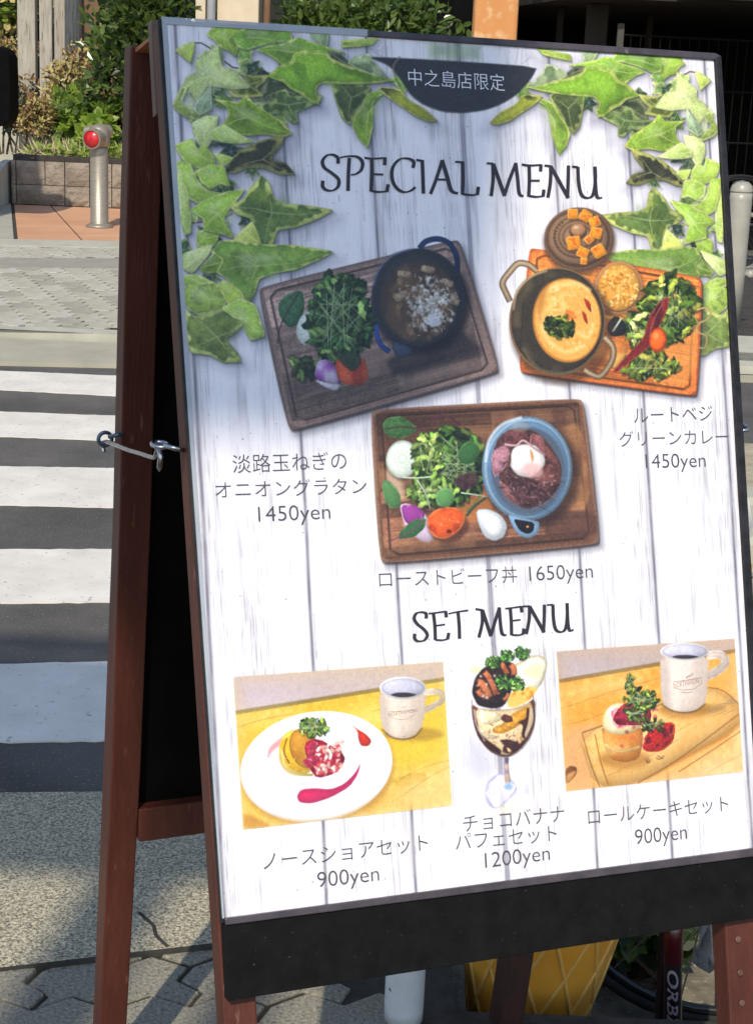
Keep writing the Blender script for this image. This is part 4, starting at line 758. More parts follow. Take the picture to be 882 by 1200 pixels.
# orange tiles laid diagonally, cut at the path on the left
tl = empty('tiled_floor', (-2, 12.5, .05), 'orange terracotta tiles laid diagonally before the block planter', 'tiled floor'); del tl['category']; tl['kind'] = 'structure'
e0, e1 = G(16, 249), G(20, 291); xl = lambda y: e0[0] + (e1[0] - e0[0]) * (y - e0[1]) / (e1[1] - e0[1])
def clip_poly(p, f):
    out = []
    for i in range(len(p)):
        a, b = p[i - 1], p[i]; fa, fb = f(a), f(b)
        if (fa >= 0) != (fb >= 0): t_ = fa / (fa - fb); out.append((a[0] + (b[0] - a[0]) * t_, a[1] + (b[1] - a[1]) * t_))
        if fb >= 0: out.append(b)
    return out
WALLY = 14.62
ta = G(60, 249); tb = G(97, 291); tdir = (tb - ta)[:2]; tdir /= np.hypot(*tdir); tn = np.array([-tdir[1], tdir[0]]); T_ = .62
for i in range(-9, 10):
    for j in range(-9, 10):
        g_ = .006; o_ = ta[:2] + tdir * T_ * i + tn * T_ * j
        p = [o_ + tdir * g_ + tn * g_, o_ + tdir * (T_ - g_) + tn * g_, o_ + tdir * (T_ - g_) + tn * (T_ - g_), o_ + tdir * g_ + tn * (T_ - g_)]
        p = [tuple(q) for q in p]
        for f_ in (lambda q: q[0] - xl(q[1]) - .01, lambda q: 1.6 - q[0], lambda q: q[1] - te(q[0]) - .01, lambda q: WALLY - q[1]):
            p = clip_poly(p, f_)
            if len(p) < 3: break
        if len(p) >= 3 and max(q[0] for q in p) - min(q[0] for q in p) > .03: MB().prism([(x, y, .04) for x, y in p], [(x, y, .0575) for x, y in p]).out('tile', M['tile'], tl, bevel=.002)
o = mk('path', [(-12, te(-12), .058), (xl(te(-3)) - .02, te(-3), .058), (xl(22) - .02, 22, .058), (-12, 22, .058)], [(0, 1, 2, 3)], M['path']); tag(o, 'grey concrete path left of the orange tiles', kind='structure')
# near pavement with its planting hole behind the sign
HX0, HX1, HY0, HY1 = .145, 2.0, 2.108, 3.2
np_ = mk('pavement', [], [], M['joint']) if 0 else None
mb = MB().box(-30, HX0, -20, 2.299, -.24, .010).box(HX0, 30, -20, HY0, -.24, .010).box(HX0, HX1, HY1, 5.8, -.23, .004).box(HX1, 30, HY0, 5.8, -.24, .003)
np_ = tag(mb.out('pavement', M['joint']), 'near pavement of interlocking grey blocks under the sign', kind='structure')
jn = lambda X: near_j(X) if X < HX0 - .1 else (min(near_j(X), HY0) - .09)
pave(np_, 'paving_block', -1.35, 1.3, lambda X: .9, jn, .225, .112, .016, [M['block']], .115, far=(.0, 1.9), gap=.0045, e=.018, over=.09)
rs = mk('rough_ground', [(HX1, 3.3, .012), (6, 3.3, .012), (6, 6.1, .012), (.75, 6.1, .012), (.75, 3.3, .012)][:5], [(0, 1, 2, 3, 4)], mat('trodden_ground', (.30, .26, .17), (.46, .41, .28), 9, .95, .8, 50, c3=(.2, .18, .12), s3=70)); tag(rs, 'sunlit yellowish trodden ground right of the sign', kind='structure')
o = band('side_pavement', lambda X: 7.75, lambda X: 8.55, 1.2, 6, .06, M['edging'], .05); tag(o, 'pale kerb slab on the far right', kind='structure')
# ------------------------------------------------------------ the sign
foot = Bd(0, 0, 0); foot = np.array([*(BC + BK * .05)[:2], .016])
sign = empty('folding_sign', foot, 'brown wooden A-frame pavement sign holding a café menu poster', 'sign')
ZG = .016
def onz(u, w, z=ZG):
    p = Bd(u, 0, w); return (z - p[2]) / BV[2]
def slab(quad, w0, w1):                       # quad of (u,v) given in board coordinates
    return MB().prism([Bd(a, b, w0) for a, b in quad], [Bd(a, b, w1) for a, b in quad])
PQ = [uv(195.5, 27.5), uv(835.5, 70), uv(888.2, 992.5), uv(263, 1075.5)]
def UVm(pts): return [((a - U0) / PW, 1 - (V1 - b) / PH) for a, b in pts]
nq = 14
def lerp(a, b, t): return (a[0] + (b[0] - a[0]) * t, a[1] + (b[1] - a[1]) * t)
g_, f_ = [], []
for j in range(nq + 1):
    for i in range(nq + 1): g_.append(lerp(lerp(PQ[0], PQ[1], i / nq), lerp(PQ[3], PQ[2], i / nq), j / nq))
for j in range(nq):
    for i in range(nq): k = j * (nq + 1) + i; f_.append([k, k + nq + 1, k + nq + 2, k + 1])
poster = mk('poster', [Bd(a, b, 0) for a, b in g_], f_, M['print'], sign, uvs=UVm(g_), label='menu poster printed on whitewashed planks with ivy and dishes')
slab([uv(185.5, 21.5), uv(843.5, 64), uv(895, 1000), uv(259.5, 1083)], -.007, -.0012).out('backing_board', M['frameblack'], sign, bevel=.001)
# clear film standing proud at the left and top, black lip on the right and bottom
slab([uv(189.5, 21.5), uv(195.5, 21.5), uv(229, 540), uv(262.5, 1076), uv(260.5, 1076), uv(224, 540)], -.001, .0012).out('clear_film', M['film'], sign, label='bluish clear film edge along the left of the poster')
slab([uv(189, 20), uv(430, 35), uv(430, 43), uv(192, 28.5)], -.001, .0016).out('clear_film', M['film'], sign, label='bluish clear film edge along the top of the poster')
slab([uv(430, 36), uv(836, 63), uv(842.5, 66), uv(836.5, 71), uv(430, 43.5)], -.001, .003).out('frame_rail', M['lip'], sign, bevel=.001, label='greyish frame rail above the poster')
slab([uv(835.5, 69), uv(842.5, 66), uv(870.5, 540), uv(897, 998), uv(888.2, 993), uv(861.5, 540)], -.001, .004).out('frame_rail', M['frameblack'], sign, bevel=.001, label='black frame rail right of the poster')
slab([uv(262.5, 1075.5), uv(888.5, 992.5), uv(897, 998), uv(897, 1001), uv(263.5, 1083.5)], -.001, .004).out('frame_rail', M['lip'], sign, bevel=.001, label='scuffed dark frame rail under the poster')
slab([uv(262.5, 1083.6), uv(897, 1001.2), uv(899, 1073), uv(267, 1173)], -.012, .001).out('lower_board', M['black'], sign, bevel=.001, label='plain black board below the poster, dotted with dirt')
# front legs
def legprism(u0t, u0b, u1t, u1b, w0, w1, vt):
    a = [Bd(u0t, vt, w0), Bd(u1t, vt, w0), Bd(u1b, onz(u1b, w0), w0), Bd(u0b, onz(u0b, w0), w0)]
    b = [Bd(u0t, vt, w1), Bd(u1t, vt, w1), Bd(u1b, onz(u1b, w1), w1), Bd(u0b, onz(u0b, w1), w1)]
    return MB().prism(a, b)
lw0, lw1 = -.0125, -.040
legprism(-.3035, -.289, -.273, -.255, lw0, lw1, .423).out('leg', M['stained'], sign, bevel=.002, label='front left leg of reddish brown wood')
legprism(.262, .249, .304, .296, lw0, lw1, .423).out('leg', M['stained'], sign, bevel=.002, label='front right leg with three screws')
slab([(-.272, .423), (.262, .423), (.262, .39), (-.272, .39)], lw1, lw0).out('cross_rail', M['stained'], sign, bevel=.002, label='top rail joining the front legs')
slab([(-.270, .38), (.262, .38), (.262, -.49), (-.268, -.49)], lw1 + .012, lw0 - .004).out('back_panel', M['blackflat'], sign, label='black backing panel of the front frame')
for v_ in (-.518, -.553, -.585):
    p = Bd(.268, v_, lw0 + .0005); MB().lathe(p, [(.0005, 0), (.0038, 0), (.0036, .0010), (.0022, .0013), (.0005, .0010)], 12, BN).out('screw', M['worn'], sign, smooth=True)
# hinge block and short stick behind the upper left
MB().prism([Bd(-.3035, .436, -.041), Bd(-.294, .436, -.041), Bd(-.294, .345, -.041), Bd(-.3035, .345, -.041)], [Bd(-.3035, .436, -.056), Bd(-.294, .436, -.056), Bd(-.294, .35, -.056), Bd(-.3035, .345, -.056)]).out('hinge_stick', M['worn'], sign, bevel=.001)
def KP(u, b, z):
    p = BC + BU0 * u + BK * b; return np.array([p[0], p[1], z])
ST = [(1.352, .232, .262), (1.155, .256, .289), (.85, .287, .323), (.52, .335, .380), (.14, .408, .450), (ZG, .432, .474)]
def bint(z, k):
    zs = [s_[0] for s_ in ST][::-1]; return float(np.interp(z, zs, [s_[k] for s_ in ST][::-1]))
def backleg(u0, u1, bow=0):
    return MB().loft([[KP(u0, bf - bow * (1.35 - z) ** 2, z), KP(u1, bf - bow * (1.35 - z) ** 2, z), KP(u1, br_ - bow * (1.35 - z) ** 2, z), KP(u0, br_ - bow * (1.35 - z) ** 2, z)] for z, bf, br_ in ST])
def side_tint(u): return M['stained']
backleg(-.3035, -.268).out('leg', M['stained'], sign, bevel=.002, label='rear left leg of reddish brown wood')
backleg(.268, .303, .022).out('leg', M['shadewood'], sign, bevel=.002, label='rear right leg, its shade put into a darker wood colour')
zs = np.linspace(.462, 1.32, 8)
MB().loft([[KP(-.2675, bint(z, 1) + .018, z), KP(.2675, bint(z, 1) + .018, z), KP(.2675, bint(z, 1) + .026, z), KP(-.2675, bint(z, 1) + .026, z)] for z in zs]).out('back_panel', M['blackflat'], sign, label='black panel of the rear frame')
b_ = bint(.44, 1); MB().prism([KP(-.2675, b_ - .004, .418), KP(.2675, b_ - .004, .418), KP(.2675, b_ - .002, .461), KP(-.2675, b_ - .002, .461)], [KP(-.2675, b_ + .04, .418), KP(.2675, b_ + .04, .418), KP(.2675, b_ + .04, .461), KP(-.2675, b_ + .04, .461)]).out('cross_rail', M['stained'], sign, bevel=.002, label='lower rail joining the rear legs')
b_ = bint(1.33, 1); MB().prism([KP(-.2675, b_, 1.318), KP(.2675, b_, 1.318), KP(.2675, b_, 1.35), KP(-.2675, b_, 1.35)], [KP(-.2675, b_ + .028, 1.318), KP(.2675, b_ + .028, 1.318), KP(.2675, b_ + .028, 1.35), KP(-.2675, b_ + .028, 1.35)]).out('cross_rail', M['shadewood'], sign, bevel=.002, label='upper rail joining the rear legs')
for u_ in (-.285, .285):
    a = Bd(u_, .422, -.041); c = KP(u_, bint(1.34, 1), 1.345)
    MB().prism([a + BU * .014, a - BU * .014, c - BU * .014, c + BU * .014], [q + np.array([0, 0, .004]) for q in (a + BU * .014, a - BU * .014, c - BU * .014, c + BU * .014)]).out('hinge', mat('rusty_hinge', (.45, .16, .05), (.30, .12, .05), 30, .6, .3), sign, label='rusty orange brown hinge plate at the top')
# hook and eyes on both sides
def side_pt(px, py, du=-.316):
    P = BC + BU * du; return hit(px, py, P, BU)
def hookset(mirror):
    def m_(p):
        if not mirror: return p
        q = p - BC; a, b, c = q @ BU, q @ BV, q @ BN; return BC - BU * a + BV * b + BN * c
    ring = side_pt(123.5, 514.5); r_ = .0075
    t1 = BU0; t2 = np.array([0, 0, 1.])
    pts = [m_(ring + t1 * r_ * math.cos(k / 16 * 6.283) + t2 * r_ * math.sin(k / 16 * 6.283)) for k in range(17)]
    eye = MB().tube(pts, .0022, 8, False)
    leg_p = side_pt(146, 510, -.300); eye.tube([m_(side_pt(128.5, 512)), m_(side_pt(138, 509.5, -.31)), m_(leg_p)], .0024, 8)
    tg = eye.out('screw_eye', M['bluesteel'], sign, smooth=True, label='blued screw eye on the rear leg, ' + ('right' if mirror else 'left') + ' side')
    hk = MB().tube([m_(q) for q in catmull([side_pt(122, 530, -.317), side_pt(121, 521, -.318), side_pt(126, 518, -.318), side_pt(150, 527, -.318), side_pt(165, 531.5, -.318), side_pt(179, 536, -.318), side_pt(182.5, 534, -.318), side_pt(185, 524, -.317)], 5)], .0025, 8)
    hk.out('hook', M['steel'], sign, smooth=True)
    e = MB().tube([m_(side_pt(186, 522, -.32)), m_(side_pt(188.5, 535, -.32)), m_(side_pt(187, 548, -.32)), m_(side_pt(187, 553, -.32))], [.0030, .0029, .0028, .0005], 10)
    e.out('screw', M['steel'], sign, smooth=True); e = MB(); c = side_pt(188, 521, -.32); pts = [m_(c + BK * .0115 * math.cos(k / 16 * 6.283) + BU * .0075 * math.sin(k / 16 * 6.283)) for k in range(17)]
    e.tube(pts, .0024, 8, False); e.tube([m_(side_pt(190, 521.5, -.319)), m_(side_pt(196, 523, -.318)), m_(side_pt(207, 526, -.312)), m_(side_pt(214.5, 527.5, -.30))], .0024, 8)
    e.out('screw_eye', M['steel'], sign, smooth=True, label='bright zinc eye on the front leg, ' + ('right' if mirror else 'left') + ' side')
hookset(False); hookset(True)
# ---- printed pieces as their own thin sheets
def unc(a): return [(p[0] / K + U0, V1 - p[1] / K) for p in a]
cnt = [0]
def sheet(name, shape, w, label=None):
    pts = unc(shape); umin, umax = -.2985, .2965
    pts = [(min(max(a, umin + (b * -.008)), umax), min(b, .4175)) for a, b in pts]; cnt[0] += 1
    return mk(name, [Bd(a, b, w + cnt[0] * 1.2e-6) for a, b in pts], [list(range(len(pts)))[::-1]], M['print'], poster, uvs=UVm(pts), label=label)
for s_ in leaf_shapes: sheet('printed_leaf', s_, .00015)
sheet('printed_badge', smooth(cv(FC(BADGE))), .0002, 'dark rounded badge at the top centre of the poster')
for nm, s_, lb in (('printed_dish', d1, 'printed onion gratin in a dark pot with salad on a wooden board'), ('printed_dish', d2, 'printed green curry pot, rice and salad on an orange board'), ('printed_dish', d3, 'printed roast beef bowl with egg and vegetables on a brown board')): sheet(nm, s_, .0003, lb)
sheet('printed_photo', cv(zf(260, 760, 3.15)(PH1)), .0003, 'printed photo of pancake plate and white mug')
sheet('printed_photo', cv(zf(640, 740, 3.645)(PH3)), .0003, 'printed photo of roll cake on a board and white mug')
sheet('printed_dish', cv([(553, 770), (575, 757), (612, 757), (640, 768), (640, 790), (626, 830), (628, 850), (618, 872), (598, 888), (600, 905), (605, 925), (592, 940), (578, 948), (568, 935), (570, 918), (588, 903), (586, 888), (566, 872), (554, 845), (551, 805)]), .0003, 'printed chocolate banana parfait in a stemmed glass')
def text(body, p0, p1, h, m_, label, mode='ink', w=.0008, weight=-.009):
    cu = bpy.data.curves.new('t', 'FONT'); cu.body = body; cu.size = 1; cu.offset = weight; cu.resolution_u = 4
    o = bpy.data.objects.new('t', cu); COL.objects.link(o); dg = bpy.context.evaluated_depsgraph_get(); me = bpy.data.meshes.new_from_object(o.evaluated_get(dg))
    v = np.array([list(q.co) for q in me.vertices]); fs = [list(p.vertices) for p in me.polygons]; bpy.data.objects.remove(o)
    x0, x1 = v[:, 0].min(), v[:, 0].max(); yb = v[:, 1].min() if mode == 'ink' else 0.; yt = v[:, 1].max()
    A, B_ = np.array(uv(*p0)), np.array(uv(*p1)); T2 = np.array(uv(p0[0] - h * .055, p0[1] - h)); up = T2 - A
    out = []
    for x, y, _ in v: q = A + (B_ - A) * (x - x0) / (x1 - x0) + up * (y - yb) / (yt - yb); out.append(Bd(q[0], q[1], w))
    return mk('lettering', out, fs, m_, poster, label=label)
I = M['ink']
text('淡路玉ねぎの', (273, 554.5), (406, 550), 21.5, I, 'grey lettering reading 淡路玉ねぎの')
text('オニオングラタン', (252.5, 583.8), (429.5, 578.5), 19.5, I, 'grey lettering reading オニオングラタン')
text('1450yen', (302.8, 611.5), (387, 607.8), 17.8, I, 'grey price 1450yen under the onion gratin', 'base')
text('ルートベジ', (742.3, 495.5), (834, 492.5), 17.5, I, 'grey lettering reading ルートベジ')
text('グリーンカレー', (725.2, 523.5), (852.3, 520), 18, I, 'grey lettering reading グリーンカレー')
text('1450yen', (756, 548.8), (826, 547), 16.5, I, 'grey price 1450yen under the green curry', 'base')
text('ローストビーフ丼', (444.3, 688.9), (605.6, 682.6), 20, I, 'grey lettering reading ローストビーフ丼')
text('1650yen', (619.8, 680.8), (694, 676.8), 17, I, 'grey price 1650yen', 'base')
text('ノースショアセット', (308.7, 1020), (501.2, 996.5), 19.5, I, 'grey lettering reading ノースショアセット')
text('900yen', (372, 1040), (444, 1031.8), 18, I, 'grey price 900yen under the pancake photo', 'base')
text('チョコバナナ', (542.5, 975), (661, 962.3), 19.5, I, 'grey lettering reading チョコバナナ')
text('パフェセット', (533.7, 996.8), (652, 985.5), 19.5, I, 'grey lettering reading パフェセット')
text('1200yen', (568, 1017), (643.7, 1007.5), 17.5, I, 'grey price 1200yen', 'base')
text('ロールケーキセット', (688.8, 967), (852.6, 950.5), 18.5, I, 'grey lettering reading ロールケーキセット')
text('900yen', (743.7, 989.7), (804, 982.8), 17.5, I, 'grey price 900yen under the roll cake photo', 'base')
text('中之島店限定', (478.4, 100.2), (590.9, 107), 19.8, M['inkwhite'], 'white lettering reading 中之島店限定 on the badge')
text('NORTHSHORE', (454.5, 840), (489, 834), 4.2, M['inkbrown'], 'tiny brown NORTHSHORE mark on the printed mug of the pancake photo')
text('NORTHSHORE', (788.5, 806.5), (819, 800), 6, M['inkbrown'], 'tiny brown NORTHSHORE mark on the larger printed mug')
text('NORTHSHORE', (832, 838), (860, 822), 6, M['inkbrown'], 'tiny brown NORTHSHORE mark branded on the printed board')
mb = MB()
def thin(F, pts, wd, mb, w=.00085):
    q = strip(F(pts), wd); q = [uv(*p) for p in q]; n = len(q) // 2; vs = [Bd(a, b, w) for a, b in q]
    mb.add(vs, [[i, i + 1, 2 * n - 2 - i, 2 * n - 1 - i] for i in range(n - 1)])
FM = zf(770, 750, 7.875)
for q_ in ([(145, 385), (250, 372), (400, 345)], [(145, 385), (145, 440)], [(145, 440), (230, 462), (330, 452), (400, 405)], [(400, 345), (400, 405)], [(200, 478), (260, 488), (320, 478)], [(255, 345), (325, 305)], [(258, 352), (328, 318)], [(470, 700), (455, 670), (560, 590), (710, 580), (640, 650), (500, 705)], [(600, 695), (700, 640)]): thin(FM, q_, .55, mb)
mb.out('logo_outline', M['inkbrown'], poster, label='thin brown oval badge outline around the mug logo')
mb = MB(); FM = zf(440, 780, 9.8)
for q_ in ([(150, 530), (300, 520), (440, 510)], [(150, 530), (155, 590)], [(155, 590), (260, 620), (360, 612), (440, 560)], [(280, 490), (350, 462)]): thin(FM, q_, .4, mb)
mb.out('logo_outline', M['inkbrown'], poster, label='thin brown badge outline on the smaller printed mug')
# headings written with a broad nib
def heading(F, strokes, sc_, wmin, wmax, label, nib=12):
    mb = MB(); k = 0
    for st in strokes:
        kk, st = (st[0], st[1:]) if not isinstance(st[0], tuple) else (1, st)
        p = catmull(st, 6) if len(st) > 2 else [np.array(q, float) for q in (st[0], ((st[0][0] + st[1][0]) / 2, (st[0][1] + st[1][1]) / 2), st[1])]
        n = len(p); L_, R_ = [], []
        for i in range(n):
            t = p[min(i + 1, n - 1)] - p[max(i - 1, 0)]; t /= np.hypot(*t) + 1e-9; ang = math.atan2(t[1], t[0]) - math.radians(-nib)
            wd = (wmin + (wmax - wmin) * abs(math.sin(ang))) * kk / 2; nn = np.array([-t[1], t[0]]); L_.append(p[i] + nn * wd); R_.append(p[i] - nn * wd)
        q = [uv(*x) for x in F(L_ + R_[::-1])]; k += 1
        mb.add([Bd(a, b, .0008 + k * 4e-6) for a, b in q], [[i, i + 1, 2 * n - 2 - i, 2 * n - 1 - i] for i in range(n - 1)])
    return mb.out('lettering', M['ink2'], poster, label=label)
J = zf(365, 170, 4.9)
K2 = lambda pts: [(x + 833, y) for x, y in pts]
SPECIAL = [[(150,108),(149,75),(122,57),(88,60),(62,92),(72,130),(115,162),(153,198),(150,240),(118,262),(82,258),(63,238),(64,205)],
 [(215,75),(210,170),(208,264)], [(162,74),(200,66),(258,68),(290,98),(284,142),(255,166),(225,172)],
 [(343,78),(344,170),(340,268)], [(302,74),(345,79),(422,75)], [(420,72),(418,116)], [(343,168),(410,170)], [(340,264),(385,270),(432,266)], [(430,270),(438,226)],
 [(580,132),(583,96),(548,78),(502,84),(464,130),(460,190),(480,240),(522,270),(565,264),(594,242)],
 [(598,86),(634,92)], [(633,86),(637,180),(640,280)],
 [(680,282),(712,200),(748,88)], [1.1,(746,86),(778,190),(800,262),(838,278)], [(704,198),(776,200)],
 [(822,97),(865,100)], [(864,94),(866,190),(864,286)], [(864,282),(915,288),(950,284)], [(948,288),(955,240)]]
M2 = [[(170,105),(208,108)], [(205,108),(206,200),(195,294)], [1.05,(207,108),(240,200),(272,292)], [(270,292),(300,200),(337,104)], [(335,103),(346,190),(356,278),(380,294)],
 [(412,112),(414,200),(410,296)], [(370,112),(415,118),(482,114)], [(480,112),(478,152)], [(413,205),(474,205)], [(410,292),(455,298),(494,293)], [(492,296),(497,256)],
 [(500,118),(538,122)], [(536,124),(534,215),(520,302)], [1.05,(536,122),(585,210),(637,304)], [(638,118),(636,210),(632,304)],
 [(658,124),(694,128)], [(692,126),(696,215),(712,284),(745,304),(778,286),(792,205),(790,124)], [(789,124),(794,245),(804,300),(832,302)]]
heading(J, SPECIAL, 1, 9, 21, 'black calligraphic capitals reading SPECIAL')
heading(zf(535, 170, 4.9), M2, 1, 9, 21, 'black calligraphic capitals reading MENU after SPECIAL')
L2 = [[(102,128),(101,103),(78,96),(52,103),(42,130),(60,158),(92,184),(108,212),(92,238),(60,242),(44,228),(45,205)],
 [(138,98),(146,165),(148,236)], [(114,103),(145,100),(202,92)], [(200,90),(204,122)], [(145,165),(197,158)], [(148,236),(185,237),(212,230)], [(210,232),(216,200)],
 [(262,92),(268,160),(270,230)], [(214,104),(262,94),(314,87)],
 [(350,80),(386,86)], [(383,84),(384,150),(367,224)], [1.05,(385,84),(406,150),(428,217)], [(427,216),(448,145),(471,72)], [(470,72),(475,145),(484,203),(506,212)],
 [(525,72),(530,140),(532,212)], [(500,78),(530,75),(582,67)], [(580,66),(584,97)], [(530,140),(577,134)], [(532,210),(568,212),(592,204)], [(590,206),(594,178)],
 [(588,67),(624,66)], [(622,66),(620,135),(606,206)], [1.05,(622,66),(658,130),(696,198)], [(697,58),(696,125),(692,198)],
 [(710,60),(742,58)], [(740,58),(743,130),(754,182),(780,196),(803,178),(812,115),(811,50)], [(811,50),(815,145),(824,188),(844,184)]]
heading(zf(475, 695, 4.302), L2, 1, 7.5, 17.5, 'black calligraphic capitals reading SET MENU')
# ------------------------------------------------------------ things behind the sign
# steel post, waffle cone display, plants, bicycles in the planting bed
px0, px1 = atY(449, 1200, 2.075), atY(495, 1200, 2.075); pc = (px0 + px1) / 2; pr = (px1[0] - px0[0]) / 2
po = empty('guard_post', (pc[0], 2.075, ZG), 'chipped white steel post standing behind the sign', 'post')
MB().lathe((pc[0], 2.075, ZG), [(pr * .98, 0), (pr, .02), (pr, .80), (pr * .9, .83), (pr * .5, .85), (.002, .855)], 24).out('post_tube', M['white'], po, smooth=True)
CZ = -.25; cy = 2.28; c_l, c_r = atY(541, 1150, cy), atY(700, 1150, cy); ccx = .268
co = empty('ice_cream_cone_display', (ccx, cy, CZ), 'tall yellow waffle cone shop display with white soft serve top behind the sign', 'display')
r0_, sl_ = .070, .155
def cr_(z): return r0_ + (z - CZ) * sl_
LEAN = np.array([-.02, 0, 0])
def cax(z): return np.array([ccx + .055 * (z - CZ) / .6 - .012, cy, z])
zz = np.linspace(CZ, CZ + .85, 18)
mb = MB(); mb.loft([[cax(z) + cr_(z) * np.array([math.cos(k / 40 * 6.2832), math.sin(k / 40 * 6.2832), 0]) for k in range(40)] for z in zz]); mb.out('cone', M['waffle'], co, smooth=True)
for fam in (1, -1):
    for i in range(12):
        pts = []
        for z in np.linspace(CZ + .01, CZ + .84, 26):
            a_ = i / 12 * 6.2832 + fam * (z - CZ) * 6.5 / (1 + 1.4 * (z - CZ)); r_ = cr_(z) + .0002
            pts.append(cax(z) + r_ * np.array([math.cos(a_), math.sin(a_), 0]))
        MB().tube(pts, .0034, 5).out('ridge', M['ridge'], co, smooth=True)
zt = CZ + .85; rt = cr_(zt)
MB().lathe(cax(zt), [(rt, -.01), (rt + .012, 0), (rt + .012, .07), (rt, .08), (.01, .081)], 40).out('rim', M['waffle'], co, smooth=True)
pts = []; rads = []
for k in range(90):
    t_ = k / 89; r_ = (rt - .05) * (1 - t_) ** .8; pts.append(cax(zt) + np.array([r_ * math.cos(t_ * 18.8), r_ * math.sin(t_ * 18.8), .12 + .27 * t_])); rads.append(.06 * (1 - t_) ** .6 + .006)
MB().tube(pts, rads, 10).lathe(cax(zt), [(rt * .8, .082), (rt * .75, .15), (rt * .4, .28), (.01, .36)], 20).out('soft_serve', M['cream_white'], co, smooth=True)
# ---- foliage
def leaf_tmpl(kind):
    if kind == 'long': return np.array([(0, 0, 0), (.28, .22, .06), (.65, .2, .04), (1, 0, -.08), (.65, -.2, .04), (.28, -.22, .06)]), [(0, 1, 2, 3), (0, 3, 4, 5)]
    if kind == 'round': return np.array([(0, 0, 0), (.2, .34, .08), (.6, .36, .05), (1, 0, -.06), (.6, -.36, .05), (.2, -.34, .08)]), [(0, 1, 2, 3), (0, 3, 4, 5)]
    if kind == 'blade': return np.array([(0, 0, 0), (.5, .03, .08), (1, 0, -.05), (.5, -.03, .08)]), [(0, 1, 2, 3)]
def leaves(pts, size, kind, rr, up=.3, outward=None, var=.5):
    tv, tf = leaf_tmpl(kind); V, Fc = [], []
    n = len(pts); dirs = rr.normal(size=(n, 3)); 
    if outward is not None: dirs += outward
    dirs[:, 2] += up; dirs /= np.linalg.norm(dirs, axis=1)[:, None]
    upv = rr.normal(size=(n, 3)) * .5 + np.array([0, -.7, .9]); s = np.cross(upv, dirs); s /= np.linalg.norm(s, axis=1)[:, None] + 1e-9; nn = np.cross(dirs, s)
    sz = size * (1 - var / 2 + rr.random(n) * var)
    W = pts[:, None, :] + sz[:, None, None] * (tv[None, :, 0:1] * dirs[:, None, :] + tv[None, :, 1:2] * s[:, None, :] + tv[None, :, 2:3] * nn[:, None, :])
    m_ = len(tv)
    return W.reshape(-1, 3), [tuple(i * m_ + k for k in f) for i in range(n) for f in tf], (W, tf)
def crown(name, c, rad, n, size, kind, mats, label, cat, rr, clumps=22, up=.2, group=None, single=0, stems=8, base=None, hollow=.55):
    c = np.array(c, float); rad = np.array(rad, float); base = base if base is not None else c[2] - rad[2]
    root = empty(name, (c[0], c[1], base), label, cat, group)
    d = rr.normal(size=(clumps, 3)); d /= np.linalg.norm(d, axis=1)[:, None]; cc = d * (hollow + (1 - hollow) * rr.random((clumps, 1))) * .8; cs = .22 + .2 * rr.random(clumps)
    per = n // clumps; P = []; O = []
    for k in range(clumps):
        q = rr.normal(size=(per, 3)); q /= np.linalg.norm(q, axis=1)[:, None]; q *= cs[k] * rr.random((per, 1)) ** .4; P.append((cc[k] + q) * rad + c); O.append(q * 2 + cc[k])
    P = np.concatenate(P); O = np.concatenate(O); ok = P[:, 2] > base + .02; P = P[ok]; O = O[ok]
    mi = rr.integers(0, len(mats), len(P))
    front = np.argsort(P[:, 1])
    if single:
        sel = front[:single]; vis = set(sel.tolist()); tv, tf = leaf_tmpl(kind); mes = []
        for m_ in mats:
            me = bpy.data.meshes.new('leaf'); me.from_pydata((tv * size).tolist(), [], tf); me.materials.append(m_); mes.append(me)
        for i in sel:
            o = bpy.data.objects.new('leaf', mes[mi[i]]); COL.objects.link(o); o.parent = root; o.location = P[i] - WL[root.name]
            dd = O[i] + rr.normal(size=3) * .5 + np.array([0, -.1, up]); qz = Vector(dd).to_track_quat('X', 'Z'); o.rotation_mode = 'QUATERNION'; o.rotation_quaternion = qz @ __import__('mathutils').Quaternion((1, 0, 0), rr.normal() * .9)
            o.scale = [.7 + .5 * rr.random()] * 3
        keep = np.array([i not in vis for i in range(len(P))]); P = P[keep]; O = O[keep]; mi = mi[keep]
    for k, m_ in enumerate(mats):
        s_ = mi == k
        if s_.sum() == 0: continue
        v, f, _ = leaves(P[s_], size, kind, rr, up, O[s_]); tag(mk('foliage', v, f, m_, root), kind='stuff')
    sb = MB()
    for k in range(stems):
        e = cc[rr.integers(0, clumps)] * rad + c; b0 = np.array([c[0] + rr.normal() * rad[0] * .2, c[1] + rr.normal() * rad[1] * .2, base]); md = (e + b0) / 2 + rr.normal(size=3) * .05
        sb.tube([b0, md, e], [.012, .008, .003], 5)
    if stems: sb.out('stems', M['twig'], root)
    return root
rg = np.random.default_rng(5)
crown('leafy_plant', (.485, 2.64, -.08), (.12, .10, .18), 520, .042, 'round', [M['darkleaf'], M['midleaf']], 'dark leafy plant growing between the cone display and the bicycle', 'plant', rg, 12, base=-.25)
crown('leafy_plant', (.80, 3.5, .0), (.25, .16, .2), 300, .05, 'round', [M['lime'], M['midleaf']], 'bright green plant behind the bicycle wheel', 'plant', rg, 10, base=-.25)
